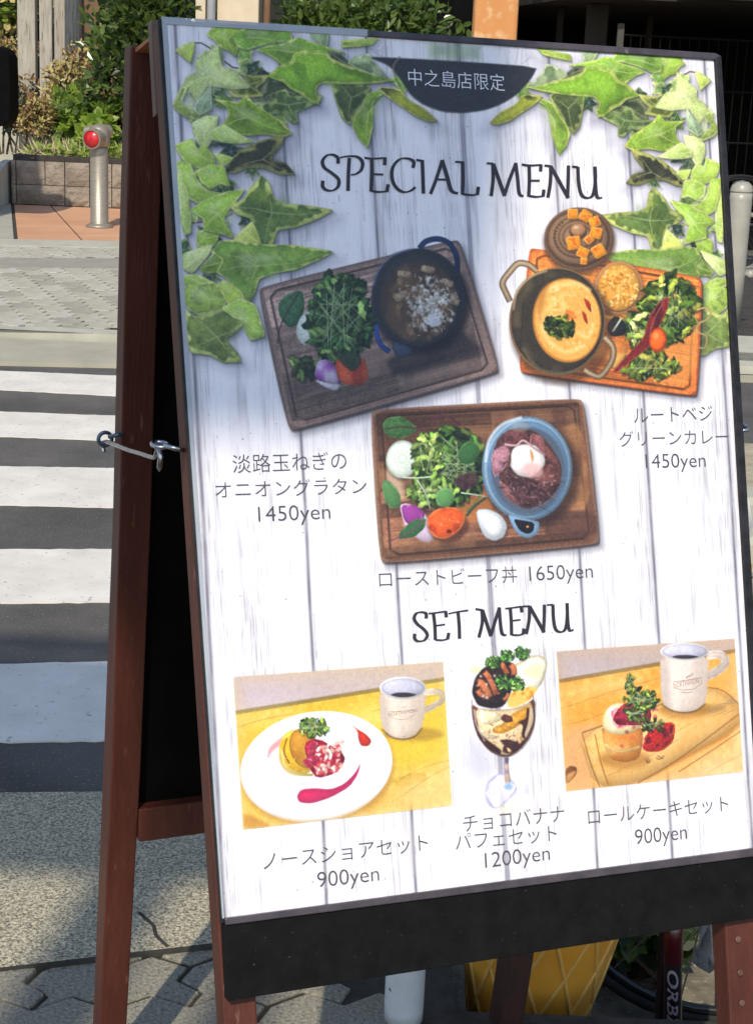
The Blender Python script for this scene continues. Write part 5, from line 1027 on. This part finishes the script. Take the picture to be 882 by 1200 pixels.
# ---- bicycles
def bicycle(loc, yaw, paint, label, word=None, group='bicycles parked behind the sign'):
    root = empty('bicycle', loc, label, 'bicycle'); L = np.array(loc, float); c, s = math.cos(yaw), math.sin(yaw); R_ = .335
    def W(x, y, z): return L + np.array([x * c - y * s, x * s + y * c, z])
    axd = np.array([-s, c, 0]); fx, rx = .5, -.5
    for wx in (fx, rx):
        wc = W(wx, 0, R_); wh = MB()
        ring = [wc + R_ * .965 * (np.array([c, s, 0]) * math.cos(k / 48 * 6.2832) + np.array([0, 0, 1]) * math.sin(k / 48 * 6.2832)) for k in range(49)]
        wheel = MB().tube(ring, .012, 8, False).out('wheel', M['tyre'], root, smooth=True)
        ring = [wc + R_ * .915 * (np.array([c, s, 0]) * math.cos(k / 48 * 6.2832) + np.array([0, 0, 1]) * math.sin(k / 48 * 6.2832)) for k in range(49)]
        MB().tube(ring, .009, 6, False).out('rim', M['rim'], wheel, smooth=True)
        MB().tube([wc - axd * .045, wc + axd * .045], .022, 12).out('hub', M['rim'], wheel, smooth=True)
        sp_ = MB()
        for k in range(28):
            a_ = k / 28 * 6.2832; a2 = a_ + (.35 if k % 4 < 2 else -.35); sd_ = .03 if k % 2 else -.03
            sp_.tube([wc + axd * sd_ + .022 * (np.array([c, s, 0]) * math.cos(a2 * 1.6) + np.array([0, 0, 1]) * math.sin(a2 * 1.6)), wc + R_ * .91 * (np.array([c, s, 0]) * math.cos(a_) + np.array([0, 0, 1]) * math.sin(a_))], .0014, 4)
        tag(sp_.out('spokes', M['spoke'], wheel), kind='stuff')
    bb = W(-.08, 0, .28); st = W(-.22, 0, .80); hd = W(.34, 0, .82); hb = W(.37, 0, .70)
    MB().tube([bb, st], .016, 12).tube([bb, hb], .019, 12).tube([W(-.215, 0, .76), hd], .015, 12).tube([W(.335, 0, .84), W(.375, 0, .66)], .019, 12).tube([bb + axd * .02, W(rx, 0, R_) + axd * .05], .009, 8).tube([bb - axd * .02, W(rx, 0, R_) - axd * .05], .009, 8).tube([W(-.21, 0, .76), W(rx, 0, R_) + axd * .05], .008, 8).tube([W(-.21, 0, .76), W(rx, 0, R_) - axd * .05], .008, 8).out('frame', paint, root, smooth=True)
    MB().tube([W(.375, 0, .66), W(.39, .05, .60), W(.45, .055, .45), W(fx, .052, R_)], [.014, .014, .012, .008], 10).tube([W(.375, 0, .66), W(.39, -.05, .60), W(.45, -.055, .45), W(fx, -.052, R_)], [.014, .014, .012, .008], 10).out('fork', paint, root, smooth=True)
    MB().tube([W(.335, 0, .84), W(.33, 0, .90), W(.36, 0, .91)], .012, 8).tube(catmull([W(.26, -.28, .92), W(.34, -.2, .915), W(.37, -.05, .91), W(.37, .05, .91), W(.34, .2, .915), W(.26, .28, .92)], 4), .011, 8).out('handlebar', M['bikeblack'], root, smooth=True)
    MB().tube([st, W(-.235, 0, .86)], .013, 8).out('seat_post', M['spoke'], root)
    MB().loft([[W(-.36, -.07, .875), W(-.36, .07, .875), W(-.36, .06, .91), W(-.36, -.06, .91)], [W(-.28, -.06, .87), W(-.28, .06, .87), W(-.28, .05, .905), W(-.28, -.05, .905)], [W(-.16, -.022, .875), W(-.16, .022, .875), W(-.16, .018, .9), W(-.16, -.018, .9)], [W(-.09, -.014, .88), W(-.09, .014, .88), W(-.09, .01, .895), W(-.09, -.01, .895)]]).out('saddle', M['bikeblack'], root, bevel=.008)
    MB().lathe(bb + axd * .045, [(.002, 0), (.085, 0), (.085, .004), (.002, .004)], 28, axd).tube([bb + axd * .05, W(.0, .06, .14)], .009, 6).tube([bb - axd * .05, W(-.16, -.06, .42)], .009, 6).out('crank', M['spoke'], root)
    return root
b1 = empty('bicycle', (.53, 2.4, -.25), 'upright red and black bicycle frame behind the sign, ORBEA on its tube', 'bicycle')
tb_ = [atY(763, 1040, 2.36), atY(787, 1250, 2.22)]
tb_[0][2] += .45
tdn = tb_[1] - tb_[0]; tdn /= np.linalg.norm(tdn); tb_[1] = tb_[0] + tdn * ((tb_[0][2] + .245) / -tdn[2])
lt = MB().tube([tb_[0], tb_[0] * .6 + tb_[1] * .4, tb_[1]], .0145, 16).out('down_tube', M['bikeblack'], b1, smooth=True, label='black tube lettered ORBEA')
q0 = atY(764.5, 1112, 2.32); kk_ = ((q0 - tb_[0]) @ tdn); qa = tb_[0] + tdn * (kk_ - .10); qb = tb_[0] + tdn * kk_
MB().tube([qa, qb], .0155, 16).out('paint_band', M['bikered'], b1, smooth=True)
far_ = np.array([.50, 2.43, .05]); MB().tube([tb_[0] + np.array([0, .02, -.03]), far_ + np.array([0, .0, .3])], .013, 10).tube([far_ + np.array([0, 0, .3]), far_ + np.array([.02, .0, -.29])], .013, 10).tube([tb_[1] + np.array([0, .02, .03]), far_ + np.array([.02, 0, -.27])], .010, 8).out('rear_tubes', M['bikered'], b1, smooth=True)
cu = bpy.data.curves.new('t', 'FONT'); cu.body = 'ORBEA'; cu.size = 1; cu.offset = .02; cu.shear = .25
to = bpy.data.objects.new('t', cu); COL.objects.link(to); me = bpy.data.meshes.new_from_object(to.evaluated_get(bpy.context.evaluated_depsgraph_get())); v = np.array([list(q.co) for q in me.vertices]); fs2 = [list(p.vertices) for p in me.polygons]; bpy.data.objects.remove(to)
ax_ = tdn; tl_ = .112; prj = qb + ax_ * .006
nrm_ = (EYE - prj); nrm_ -= ax_ * (nrm_ @ ax_); nrm_ /= np.linalg.norm(nrm_); sd_ = np.cross(nrm_, ax_)
x0_, x1_ = v[:, 0].min(), v[:, 0].max(); yh = v[:, 1].max(); outv = []
for x, y, _ in v:
    th_ = (y / yh - .5) * 1.15; outv.append(prj + ax_ * tl_ * (x - x0_) / (x1_ - x0_) + .0152 * (nrm_ * math.cos(th_) + sd_ * math.sin(th_)))
mk('lettering', outv, fs2, M['bikeletter'], b1, label='pale letters ORBEA running down the tube')
b2 = bicycle((1.13, 2.50, -.25), math.radians(179), M['bikeblack'], 'black bicycle with its spoked front wheel behind the right leg of the sign', group=None)
# crumpled cloth hanging beside the right leg
r_ = random.Random(2); c0 = atY(842, 1096, 2.02); n = 9; v = []
for j in range(n):
    for i in range(n): v.append((c0[0] - .03 + .07 * i / (n - 1), c0[1] + .012 * math.sin(i * 1.7 + j) + r_.uniform(-.006, .006), c0[2] + .10 - .15 * j / (n - 1) + r_.uniform(-.004, .004)))
cb = mk('cloth', v, [[j * n + i, j * n + i + 1, (j + 1) * n + i + 1, (j + 1) * n + i] for j in range(n - 1) for i in range(n - 1)], M['greycloth'], smooth=True); tag(cb, 'crumpled grey cloth hanging beside the front right leg', 'cloth'); sm_ = cb.modifiers.new('thickness', 'SOLIDIFY'); sm_.thickness = .003
# ------------------------------------------------------------ two-post panel added out of view behind the viewer to shade the poster and the crossing
def toP(P, Y):
    return P + S2 * ((Y - P[1]) / S2[1])
YP = -3.2
# the edge of its shade was measured on the poster
edge = [toP(Bd(*uv(x, y)), YP) for x, y in ((205, 452), (330, 452), (430, 446), (500, 425), (545, 380), (568, 310), (582, 230), (592, 150), (604, 60))]
ztop = toP(G(40, 768), YP)[2]; zbar = toP(G(40, 749), YP)[2]
d_ = edge[-1] - edge[-2]; k_ = (ztop - edge[-1][2]) / d_[2]
outl = [np.array([-2.6, YP, edge[0][2] + .02])] + edge + [edge[-1] + d_ * k_, np.array([-2.6, YP, ztop])]
ps = empty('shade_caster', (-1.2, YP, ZG), 'tall two post panel added out of view behind the viewer to cast shade', 'sign')
MB().prism([q for q in outl], [q + np.array([0, -.06, 0]) for q in outl]).out('shade_panel', M['concrete'], ps)
MB().box(-2.6, .4, YP - .05, YP - .01, zbar - .035, zbar + .035).out('shade_bar', M['frameblack'], ps)
for x_, r_ in ((-.497 + .06 - (2.157 - YP) * .158, .074), (-.247 + .055 - (2.061 - YP) * .158, .05)):
    MB().tube([(x_, YP - .09, ZG), (x_, YP - .09, zbar)], r_, 16).out('post', M['frameblack'], ps)  # added posts, placed to cast the two shadow strips near the sign
# ------------------------------------------------------------ far side: bollards
bl = empty('bollard', (-2.272, 12.9, .056), 'stainless steel bollard with red round reflector before the planter', 'bollard')
zb = .056; R1 = .070
MB().lathe((-2.272, 12.9, zb), [(R1 * 1.55, 0), (R1 * 1.5, .018), (R1 * 1.1, .03), (R1, .034), (R1, .60), (R1 * .985, .605), (R1 * .985, .62)], 32).out('post_tube', M['stainless'], bl, smooth=True)
MB().lathe((-2.272, 12.9, zb + .622), [(R1 * 1.0, 0), (R1 * 1.16, .01), (R1 * 1.2, .05), (R1 * 1.2, .10), (R1 * 1.1, .135), (R1 * .8, .16), (R1 * .3, .172), (.002, .174)], 32).out('cap', M['stainless'], bl, smooth=True)
for k, (dx, dy, ln_, rr_) in enumerate(((-.28, -.96, .135, .078), (-.9, .2, .115, .04), (.55, .83, .10, .055))):
    ax = np.array([dx, dy, -.06]); ax /= np.linalg.norm(ax); c = np.array([-2.272, 12.9, zb + .71 - (.02 if k == 0 else -.03)])
    soc = MB().lathe(c, [(rr_, 0), (rr_, ln_ - .01), (rr_ * .96, ln_), (rr_ * .84, ln_), (rr_ * .84, ln_ - .012), (.001, ln_ - .012)], 28, ax).out('socket', M['stainless'], bl, smooth=False)
    if k == 0: MB().lathe(c + ax * (ln_ - .010), [(rr_ * .83, 0), (rr_ * .83, .004), (.001, .006)], 28, ax).out('reflector', M['red'], bl, smooth=True, label='round red reflector')
bc_ = atY(858, 330, 8.95); b2_ = empty('bollard', (bc_[0], 8.95, .04), 'off white round topped bollard with small side lugs right of the sign', 'bollard')
MB().lathe((bc_[0], 8.95, .04), [(.065, 0), (.062, .3), (.061, .70), (.060, .74)], 28).out('post_tube', M['bollardwhite'], b2_, smooth=True)
MB().lathe((bc_[0], 8.95, .781), [(.062, 0), (.062, .008), (.055, .035), (.035, .055), (.002, .062)], 28).out('cap', M['bollardwhite'], b2_, smooth=True)
for z_, sx in ((.62, -1), (.62, 1), (.30, 1), (.30, -1)):
    MB().lathe((bc_[0] + sx * .055, 8.95, .04 + z_), [(.014, 0), (.014, .02), (.024, .025), (.024, .045), (.012, .055), (.001, .056)], 14, (sx, -.15, 0)).out('lug', M['bollardwhite'], b2_, smooth=True)
MB().tube(catmull([(bc_[0] - .3, 9.0, .80), (bc_[0] - .05, 8.9, .87), (bc_[0] + .12, 8.95, .84), (bc_[0] + .3, 9.1, .74)], 5), .006, 6).out('cable', M['dimpost'], b2_)
for i, (yy, lb) in enumerate(((4.86, 'farther pale concrete block on the ground right of the sign'), (4.42, 'nearer pale concrete block on the ground right of the sign'))):
    o = MB().box(1.02, 1.62, yy - .085, yy + .085, .0125, .13, .05, (1.3, yy)).out('kerb_block', M['edging'], bevel=.02); tag(o, lb, 'kerb block', 'pale kerb blocks')
hp = MB().tube(catmull([(.9, 5.35, .02), (1.15, 5.2, .02), (1.3, 5.1, .02), (1.7, 5.15, .02), (2.2, 4.9, .02)], 6), .014, 8).out('hose', M['blackflat'], smooth=True); tag(hp, 'black hose lying on the ground right of the sign', 'hose')
# ------------------------------------------------------------ planter
pl_ = empty('planter', (-1.2, 14.7, .056), 'low planter wall of split faced concrete blocks with dark coping', 'planter')
xs0 = hit(13, 220, np.array([0, WALLY + .03, 0]), np.array([0, 1., 0]))[0]
cols_ = [hit(x, 220, np.array([0, WALLY, 0]), np.array([0, 1., 0]))[0] for x in (13, 19, 53, 76, 105, 130)]
rb = random.Random(8)
def rough_block(x0, x1, z0, z1, y0, dep=.12):
    nx, nz_ = max(2, int((x1 - x0) / .045)), 4; v, f = [], []
    for j in range(nz_ + 1):
        for i in range(nx + 1):
            e = i in (0, nx) or j in (0, nz_); v.append((x0 + (x1 - x0) * i / nx, y0 + (.012 if e else rb.uniform(-.012, .004)), z0 + (z1 - z0) * j / nz_))
    for j in range(nz_):
        for i in range(nx): k = j * (nx + 1) + i; f.append([k, k + 1, k + nx + 2, k + nx + 1])
    k = len(v); v += [(x0, y0 + .012, z0), (x1, y0 + .012, z0), (x1, y0 + .012, z1), (x0, y0 + .012, z1), (x0, y0 + dep, z0), (x1, y0 + dep, z0), (x1, y0 + dep, z1), (x0, y0 + dep, z1)]
    f += [[k, k + 4, k + 5, k + 1], [k + 1, k + 5, k + 6, k + 2], [k + 2, k + 6, k + 7, k + 3], [k + 3, k + 7, k + 4, k], [k + 4, k + 7, k + 6, k + 5]]
    return v, f
zr = [.060, .235, .445]
wb = cols_[4] - cols_[2]
for row in range(2):
    x = cols_[0]; ed = [cols_[0], cols_[1], cols_[2], cols_[3] if row == 0 or 1 else 0, cols_[4]]
    if row == 1: ed = [cols_[0], cols_[1], cols_[2], cols_[3], cols_[4]]
    else: ed = [cols_[0], cols_[1], cols_[3], cols_[4]]
    while ed[-1] < 1.5: ed.append(ed[-1] + wb * rb.choice((.5, 1, 1)))
    for a, b in zip(ed[:-1], ed[1:]):
        v, f = rough_block(a + .004, b - .004, zr[row] + .003, zr[row + 1] - .003, WALLY); mk('block', v, f, M['split'], pl_)
for k in range(6):
    for row in range(2):
        mb = MB().box(cols_[0], cols_[0] + .12, WALLY + .13 + k * .4, WALLY + .52 + k * .4, zr[row] + .003, zr[row + 1] - .003); mb.out('block', M['split'], pl_)
MB().box(cols_[0] + .02, 1.6, WALLY + .02, WALLY + .14, .446, .49).box(cols_[0] + .0, cols_[0] + .1, WALLY + .14, 17, .446, .488).out('coping', M['coping'], pl_)
so_ = MB().box(cols_[0] + .125, 1.6, WALLY + .145, 19, .05, .43).out('planter_soil', M['soil']); tag(so_, 'dark soil filling the block planter', kind='structure')
sw = empty('low_wall', (cols_[0] - .25, 16.5, .056), 'narrow grey concrete wall running back beside the planter', 'wall')
MB().prism([(cols_[0] - .03, 13.2, .06), (cols_[0] - .10, 13.2, .06), (cols_[0] - .10, 24, .06), (cols_[0] - .03, 24, .06)][::-1], [(cols_[0] - .03, 14.6, .42), (cols_[0] - .10, 14.6, .42), (cols_[0] - .10, 24, .95), (cols_[0] - .03, 24, .95)][::-1]).out('wall_body', M['concrete'], sw)
# plants in and beyond the planter
rg = np.random.default_rng(9)
crown('camellia_bush', (-2.18, 15.3, 1.35), (.66, .62, 1.15), 5200, .105, 'long', [M['camellia'], M['midleaf'], M['camellia'], M['darkleaf']], 'tall camellia bush with dark glossy leaves left of the sign', 'bush', rg, 46, up=.25, single=290, base=.43)
crown('dry_shrub', (-2.98, 15.5, 1.12), (.30, .30, .42), 1500, .055, 'long', [M['dry'], M['straw'], M['russet']], 'dry yellow brown shrub between old posts and camellia', 'shrub', rg, 24, up=.8, base=.43)
crown('green_shrub', (-2.86, 15.2, .74), (.42, .3, .34), 900, .085, 'round', [M['lime'], M['midleaf']], 'light green leafy shrub under the dry one', 'shrub', rg, 20, base=.43)
crown('broad_leaved_plant', (-2.62, 14.88, .66), (.20, .16, .26), 230, .10, 'round', [M['lime']], 'bright lime plant with broad leaves behind the steel bollard', 'plant', rg, 10, base=.43, stems=4)
crown('broad_leaved_plant', (-2.18, 14.85, .56), (.20, .12, .16), 150, .095, 'round', [M['lime'], M['midleaf']], 'bright green leaves spilling over the planter right of the bollard', 'plant', rg, 8, base=.43, stems=3)
crown('russet_plant', (-3.22, 15.0, .78), (.2, .2, .26), 700, .045, 'long', [M['russet'], M['dry']], 'russet twiggy plant at the left end of the planter', 'plant', rg, 14, base=.43)
# dry grass
n = 2600; P = np.stack([rg.uniform(cols_[0] + .13, -1.9, n), rg.uniform(14.78, 15.2, n), np.full(n, .43)], 1)
for m_, s_ in ((M['straw'], slice(0, 1200)), (M['dry'], slice(1200, 1900)), (M['midleaf'], slice(1900, n))):
    pass
v, f, _ = leaves(P, .2, 'blade', rg, .9); gsd = mk('dry_grass', v, f, M['straw']); tag(gsd, 'dry straw coloured grass along the planter edge', 'grass', kind='stuff')
P = np.stack([rg.uniform(cols_[0] + .13, -1.9, 900), rg.uniform(14.76, 15.1, 900), rg.uniform(.43, .55, 900)], 1); v, f, _ = leaves(P, .09, 'long', rg, .5); tag(mk('ground_cover', v, f, M['lime']), 'low yellow green ground cover in the planter', 'ground cover', kind='stuff')
def atp(x, y, Y): return atY(x, y, Y)
# old timber posts
for (xa, xb, yb, Yq, lb) in ((20, 41, 62, 16.2, 'left weathered grey timber post above the planter'), (46, 61, 95, 15.9, 'right weathered grey timber post beside the dry shrub')):
    a, b = atp(xa, yb, Yq), atp(xb, yb, Yq); w_ = b[0] - a[0]
    pt = MB().prism([(a[0], Yq, .43), (b[0], Yq + .02, .43), (b[0] - .01, Yq + w_, .43), (a[0] + .01, Yq + w_, .43)][::-1], [(a[0] + .015, Yq, 2.6), (b[0] + .01, Yq + .02, 2.65), (b[0], Yq + w_, 2.62), (a[0] + .02, Yq + w_, 2.6)][::-1]).out('timber_post', M['oldwood'], bevel=.012); tag(pt, lb, 'post', 'weathered timber posts')
a, b = atp(62, 0, 16.6), atp(92, 50, 16.6)
o = MB().box(a[0], b[0], 16.6, 16.9, .43, 2.6).out('tree_trunk', M['oldwood'], bevel=.05); tag(o, 'dark grey trunk behind the dry shrub', 'tree trunk')
# timber crate stack behind
cr0 = empty('timber_fence', (-2.95, 16.9, .43), 'brown timber fence with cross boards behind the bushes', 'timber fence')
for k in range(5): MB().box(-3.25, -2.5, 16.8, 16.84, .5 + k * .36, .82 + k * .36).out('board', M['brownwood'], cr0, bevel=.006)
# hedges
crown('russet_hedge', (-4.35, 18.0, 1.30), (.7, .4, .32), 2600, .05, 'long', [M['russet'], M['dry']], 'reddish brown hedge at the far left', 'hedge', rg, 30, base=.9)
crown('yellow_green_hedge', (-4.5, 19.5, 2.05), (.9, .6, .6), 1600, .10, 'round', [M['lime'], M['midleaf'], M['dry']], 'yellow green shrub at the top left corner', 'shrub', rg, 30, base=.9)
o = MB().box(-7, -3.75, 17.2, 17.5, .06, .98).out('terrace_wall', M['edging']); tag(o, 'pale terrace wall under the reddish hedge', 'wall')
crown('twiggy_hedge', (-3.62, 15.8, .95), (.3, .5, .36), 900, .06, 'long', [M['darkleaf'], M['russet']], 'twiggy hedge at the left edge, its shade put into dark leaves', 'hedge', rg, 20, base=.43)
crown('evergreen_hedge', (-.25, 15.6, 1.45), (.98, .5, .85), 4600, .10, 'long', [M['camellia'], M['midleaf'], M['camellia']], 'evergreen hedge seen above the top of the sign', 'hedge', rg, 60, up=.3, base=.43)
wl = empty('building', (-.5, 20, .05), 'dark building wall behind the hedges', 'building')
MB().box(-9, 1.6, 20.2, 20.5, .05, 6).out('wall', mat('dark_backdrop_wall', (.012, .016, .010), (.03, .035, .02), 3, .9), wl)  # near-black greenish wall closing the gaps behind the hedges
# pillars above the sign's top
for (xa, xb, Yq, m_, nm, lb, rnd) in ((229, 241, 14.95, M['beige'], 'pillar', 'narrow beige pillar left of the cream one', 0), (242, 252, 14.9, M['greypipe'], 'drain_pipe', 'grey drain pipe beside the cream pillar', 1), (254, 303, 15.0, M['cream'], 'pillar', 'wide cream painted pillar above the sign', 0), (308, 317, 15.1, M['brownwood'], 'drain_pipe', 'thin brown pipe right of the cream pillar', 1), (555.5, 607, 12.5, M['orange'], 'pillar', 'weathered orange pillar above the middle of the sign', 2)):
    a, b = atp(xa, 20, Yq), atp(xb, 20, Yq); w_ = (b[0] - a[0])
    if rnd == 1: o = MB().tube([((a[0] + b[0]) / 2, Yq + w_ / 2, .05), ((a[0] + b[0]) / 2, Yq + w_ / 2, 4.5)], w_ / 2, 16).out(nm, m_, smooth=True)
    else: o = MB().box(a[0], b[0], Yq, Yq + w_, .05, 4.5).out(nm, m_, bevel=.01 if rnd == 0 else .03)
    tag(o, lb, 'pipe' if rnd == 1 else 'pillar')
# garage on the right
GA = math.radians(8); GC = (1.3, 13.2)
def gb(x0, x1, y0, y1, z0, z1): return MB().box(x0, x1, y0, y1, z0, z1, GA, GC)
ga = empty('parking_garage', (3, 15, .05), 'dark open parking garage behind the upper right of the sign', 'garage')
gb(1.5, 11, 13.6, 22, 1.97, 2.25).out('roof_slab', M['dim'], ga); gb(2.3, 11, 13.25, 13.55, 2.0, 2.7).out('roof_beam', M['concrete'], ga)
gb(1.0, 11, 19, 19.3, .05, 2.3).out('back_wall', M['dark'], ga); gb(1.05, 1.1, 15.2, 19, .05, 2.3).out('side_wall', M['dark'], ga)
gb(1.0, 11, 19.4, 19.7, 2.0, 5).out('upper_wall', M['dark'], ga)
gfl = gb(1.1, 11, 12.2, 22, .02, .0605).out('garage_floor', M['dark']); tag(gfl, 'garage floor, its shade put into a near black colour', kind='structure')
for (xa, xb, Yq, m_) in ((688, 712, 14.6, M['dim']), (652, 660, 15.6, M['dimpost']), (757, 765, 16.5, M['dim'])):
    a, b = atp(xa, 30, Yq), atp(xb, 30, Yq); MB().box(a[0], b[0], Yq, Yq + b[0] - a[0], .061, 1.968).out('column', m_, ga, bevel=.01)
a, b = atp(724, 27, 13.9), atp(732, 27, 13.9)
M['fencebar'] = mat('fence_bar', (.008, .008, .007), (.012, .011, .01), 8, .9, spec=.05)  # bars coloured near black in place of garage shade
fe = empty('fence', ((a[0] + b[0]) / 2, 13.9, .061), 'dim metal bar fence inside the garage', 'fence')
MB().box(a[0], b[0], 13.9, 13.95, .061, a[2]).out('post', mat('fence_post', (.06, .056, .046), (.08, .075, .06), 8, .8), fe, bevel=.008)  # pale post coloured dark in place of garage shade
for k in range(3): MB().tube([(b[0] - .02, 13.93, 1.70 - k * .42), (b[0] + 2.6, 14.6, 1.70 - k * .42)], .010, 6).out('rail', M['fencebar'], fe)
for k in range(30):
    t_ = (k + 1) / 31; x = b[0] - .02 + 2.62 * t_; y = 13.93 + .67 * t_; MB().tube([(x, y, .2), (x, y, 1.70)], .005, 5).out('bar', M['fencebar'], fe)
# parked things in the garage shade: a dark bicycle at the right edge
bicycle((2.95, 11.9, .0615), math.radians(20), M['bikeblack'], 'black bicycle in the shade beside the off white bollard', group='bicycles at the garage')
# dark box at the left edge, tall box added out of view further left to shade the planter's end
a = atp(13.5, 150, 13.1); bx = empty('post_box', (a[0] - .16, 13.25, .056), 'black rounded box on a post at the left edge', 'box')
c = a + np.array([-.17, .15, .17]); ring = []
for yy in (13.1, 13.4):
    q = []
    for k in range(24):
        t_ = k / 24 * 6.2832; ex = abs(math.cos(t_)) ** .35 * math.copysign(1, math.cos(t_)); ez = abs(math.sin(t_)) ** .35 * math.copysign(1, math.sin(t_)); q.append((a[0] - .3 + .3 * ex, yy, a[2] + .31 + .31 * ez))
    ring.append(q)
MB().prism(ring[0], ring[1]).out('box_body', M['blackflat'], bx, bevel=.01)
MB().tube([(a[0] - .3, 13.25, .056), (a[0] - .3, 13.25, a[2] + .03)], .04, 12).out('post', M['blackflat'], bx)
cbn = empty('planter_shade_box', (-3.75, 11.4, .058), 'tall grey box added left of view to shade the planter end', 'shade caster')
cbo = MB().prism([(-4.6, 11.2, .058), (-3.42, 11.2, .058), (-3.42, 11.6, .058), (-4.6, 11.6, .058)], [(-4.6, 11.2, 3.7), (-3.62, 11.2, 3.7), (-3.62, 11.6, 3.7), (-4.6, 11.6, 3.7)]).out('body', M['greypipe'], cbn, bevel=.02)
MB().box(-4.5, -3.7, 11.185, 11.199, .2, 3.2).out('shade_box_door', M['greypipe'], cbn, bevel=.004)
# neighbouring blocks that close the street outside the photograph's frame
M['render_wall'] = mat('grey_beige_wall', (.30, .28, .25), (.36, .34, .30), 2, .85, .3, 30)
M['pane'] = mat('dark_window_glass', (.02, .025, .03), (.03, .035, .04), 3, .1)
for bx0, bx1, yb_, lb in ((-19, -7.2, 24, 'grey beige apartment block to the left, beyond the far pavement'), (12, 26, 21, 'grey beige apartment block to the right of the garage')):
    nb = empty('apartment_block', ((bx0 + bx1) / 2, yb_, .05), lb, 'building')
    MB().box(bx0, bx1, yb_, yb_ + 8, .051, 12).out('wall', M['render_wall'], nb)
    for fl in range(4):
        x = bx0 + 1
        while x < bx1 - 1.8:
            z = 1.0 + fl * 2.9; fr = MB().box(x, x + 1.5, yb_ - .05, yb_ - .002, z, z + 1.4).out('window', M['greypipe'], nb); MB().box(x + .07, x + 1.43, yb_ - .06, yb_ - .051, z + .07, z + 1.33).out('pane', M['pane'], fr); x += 2.6
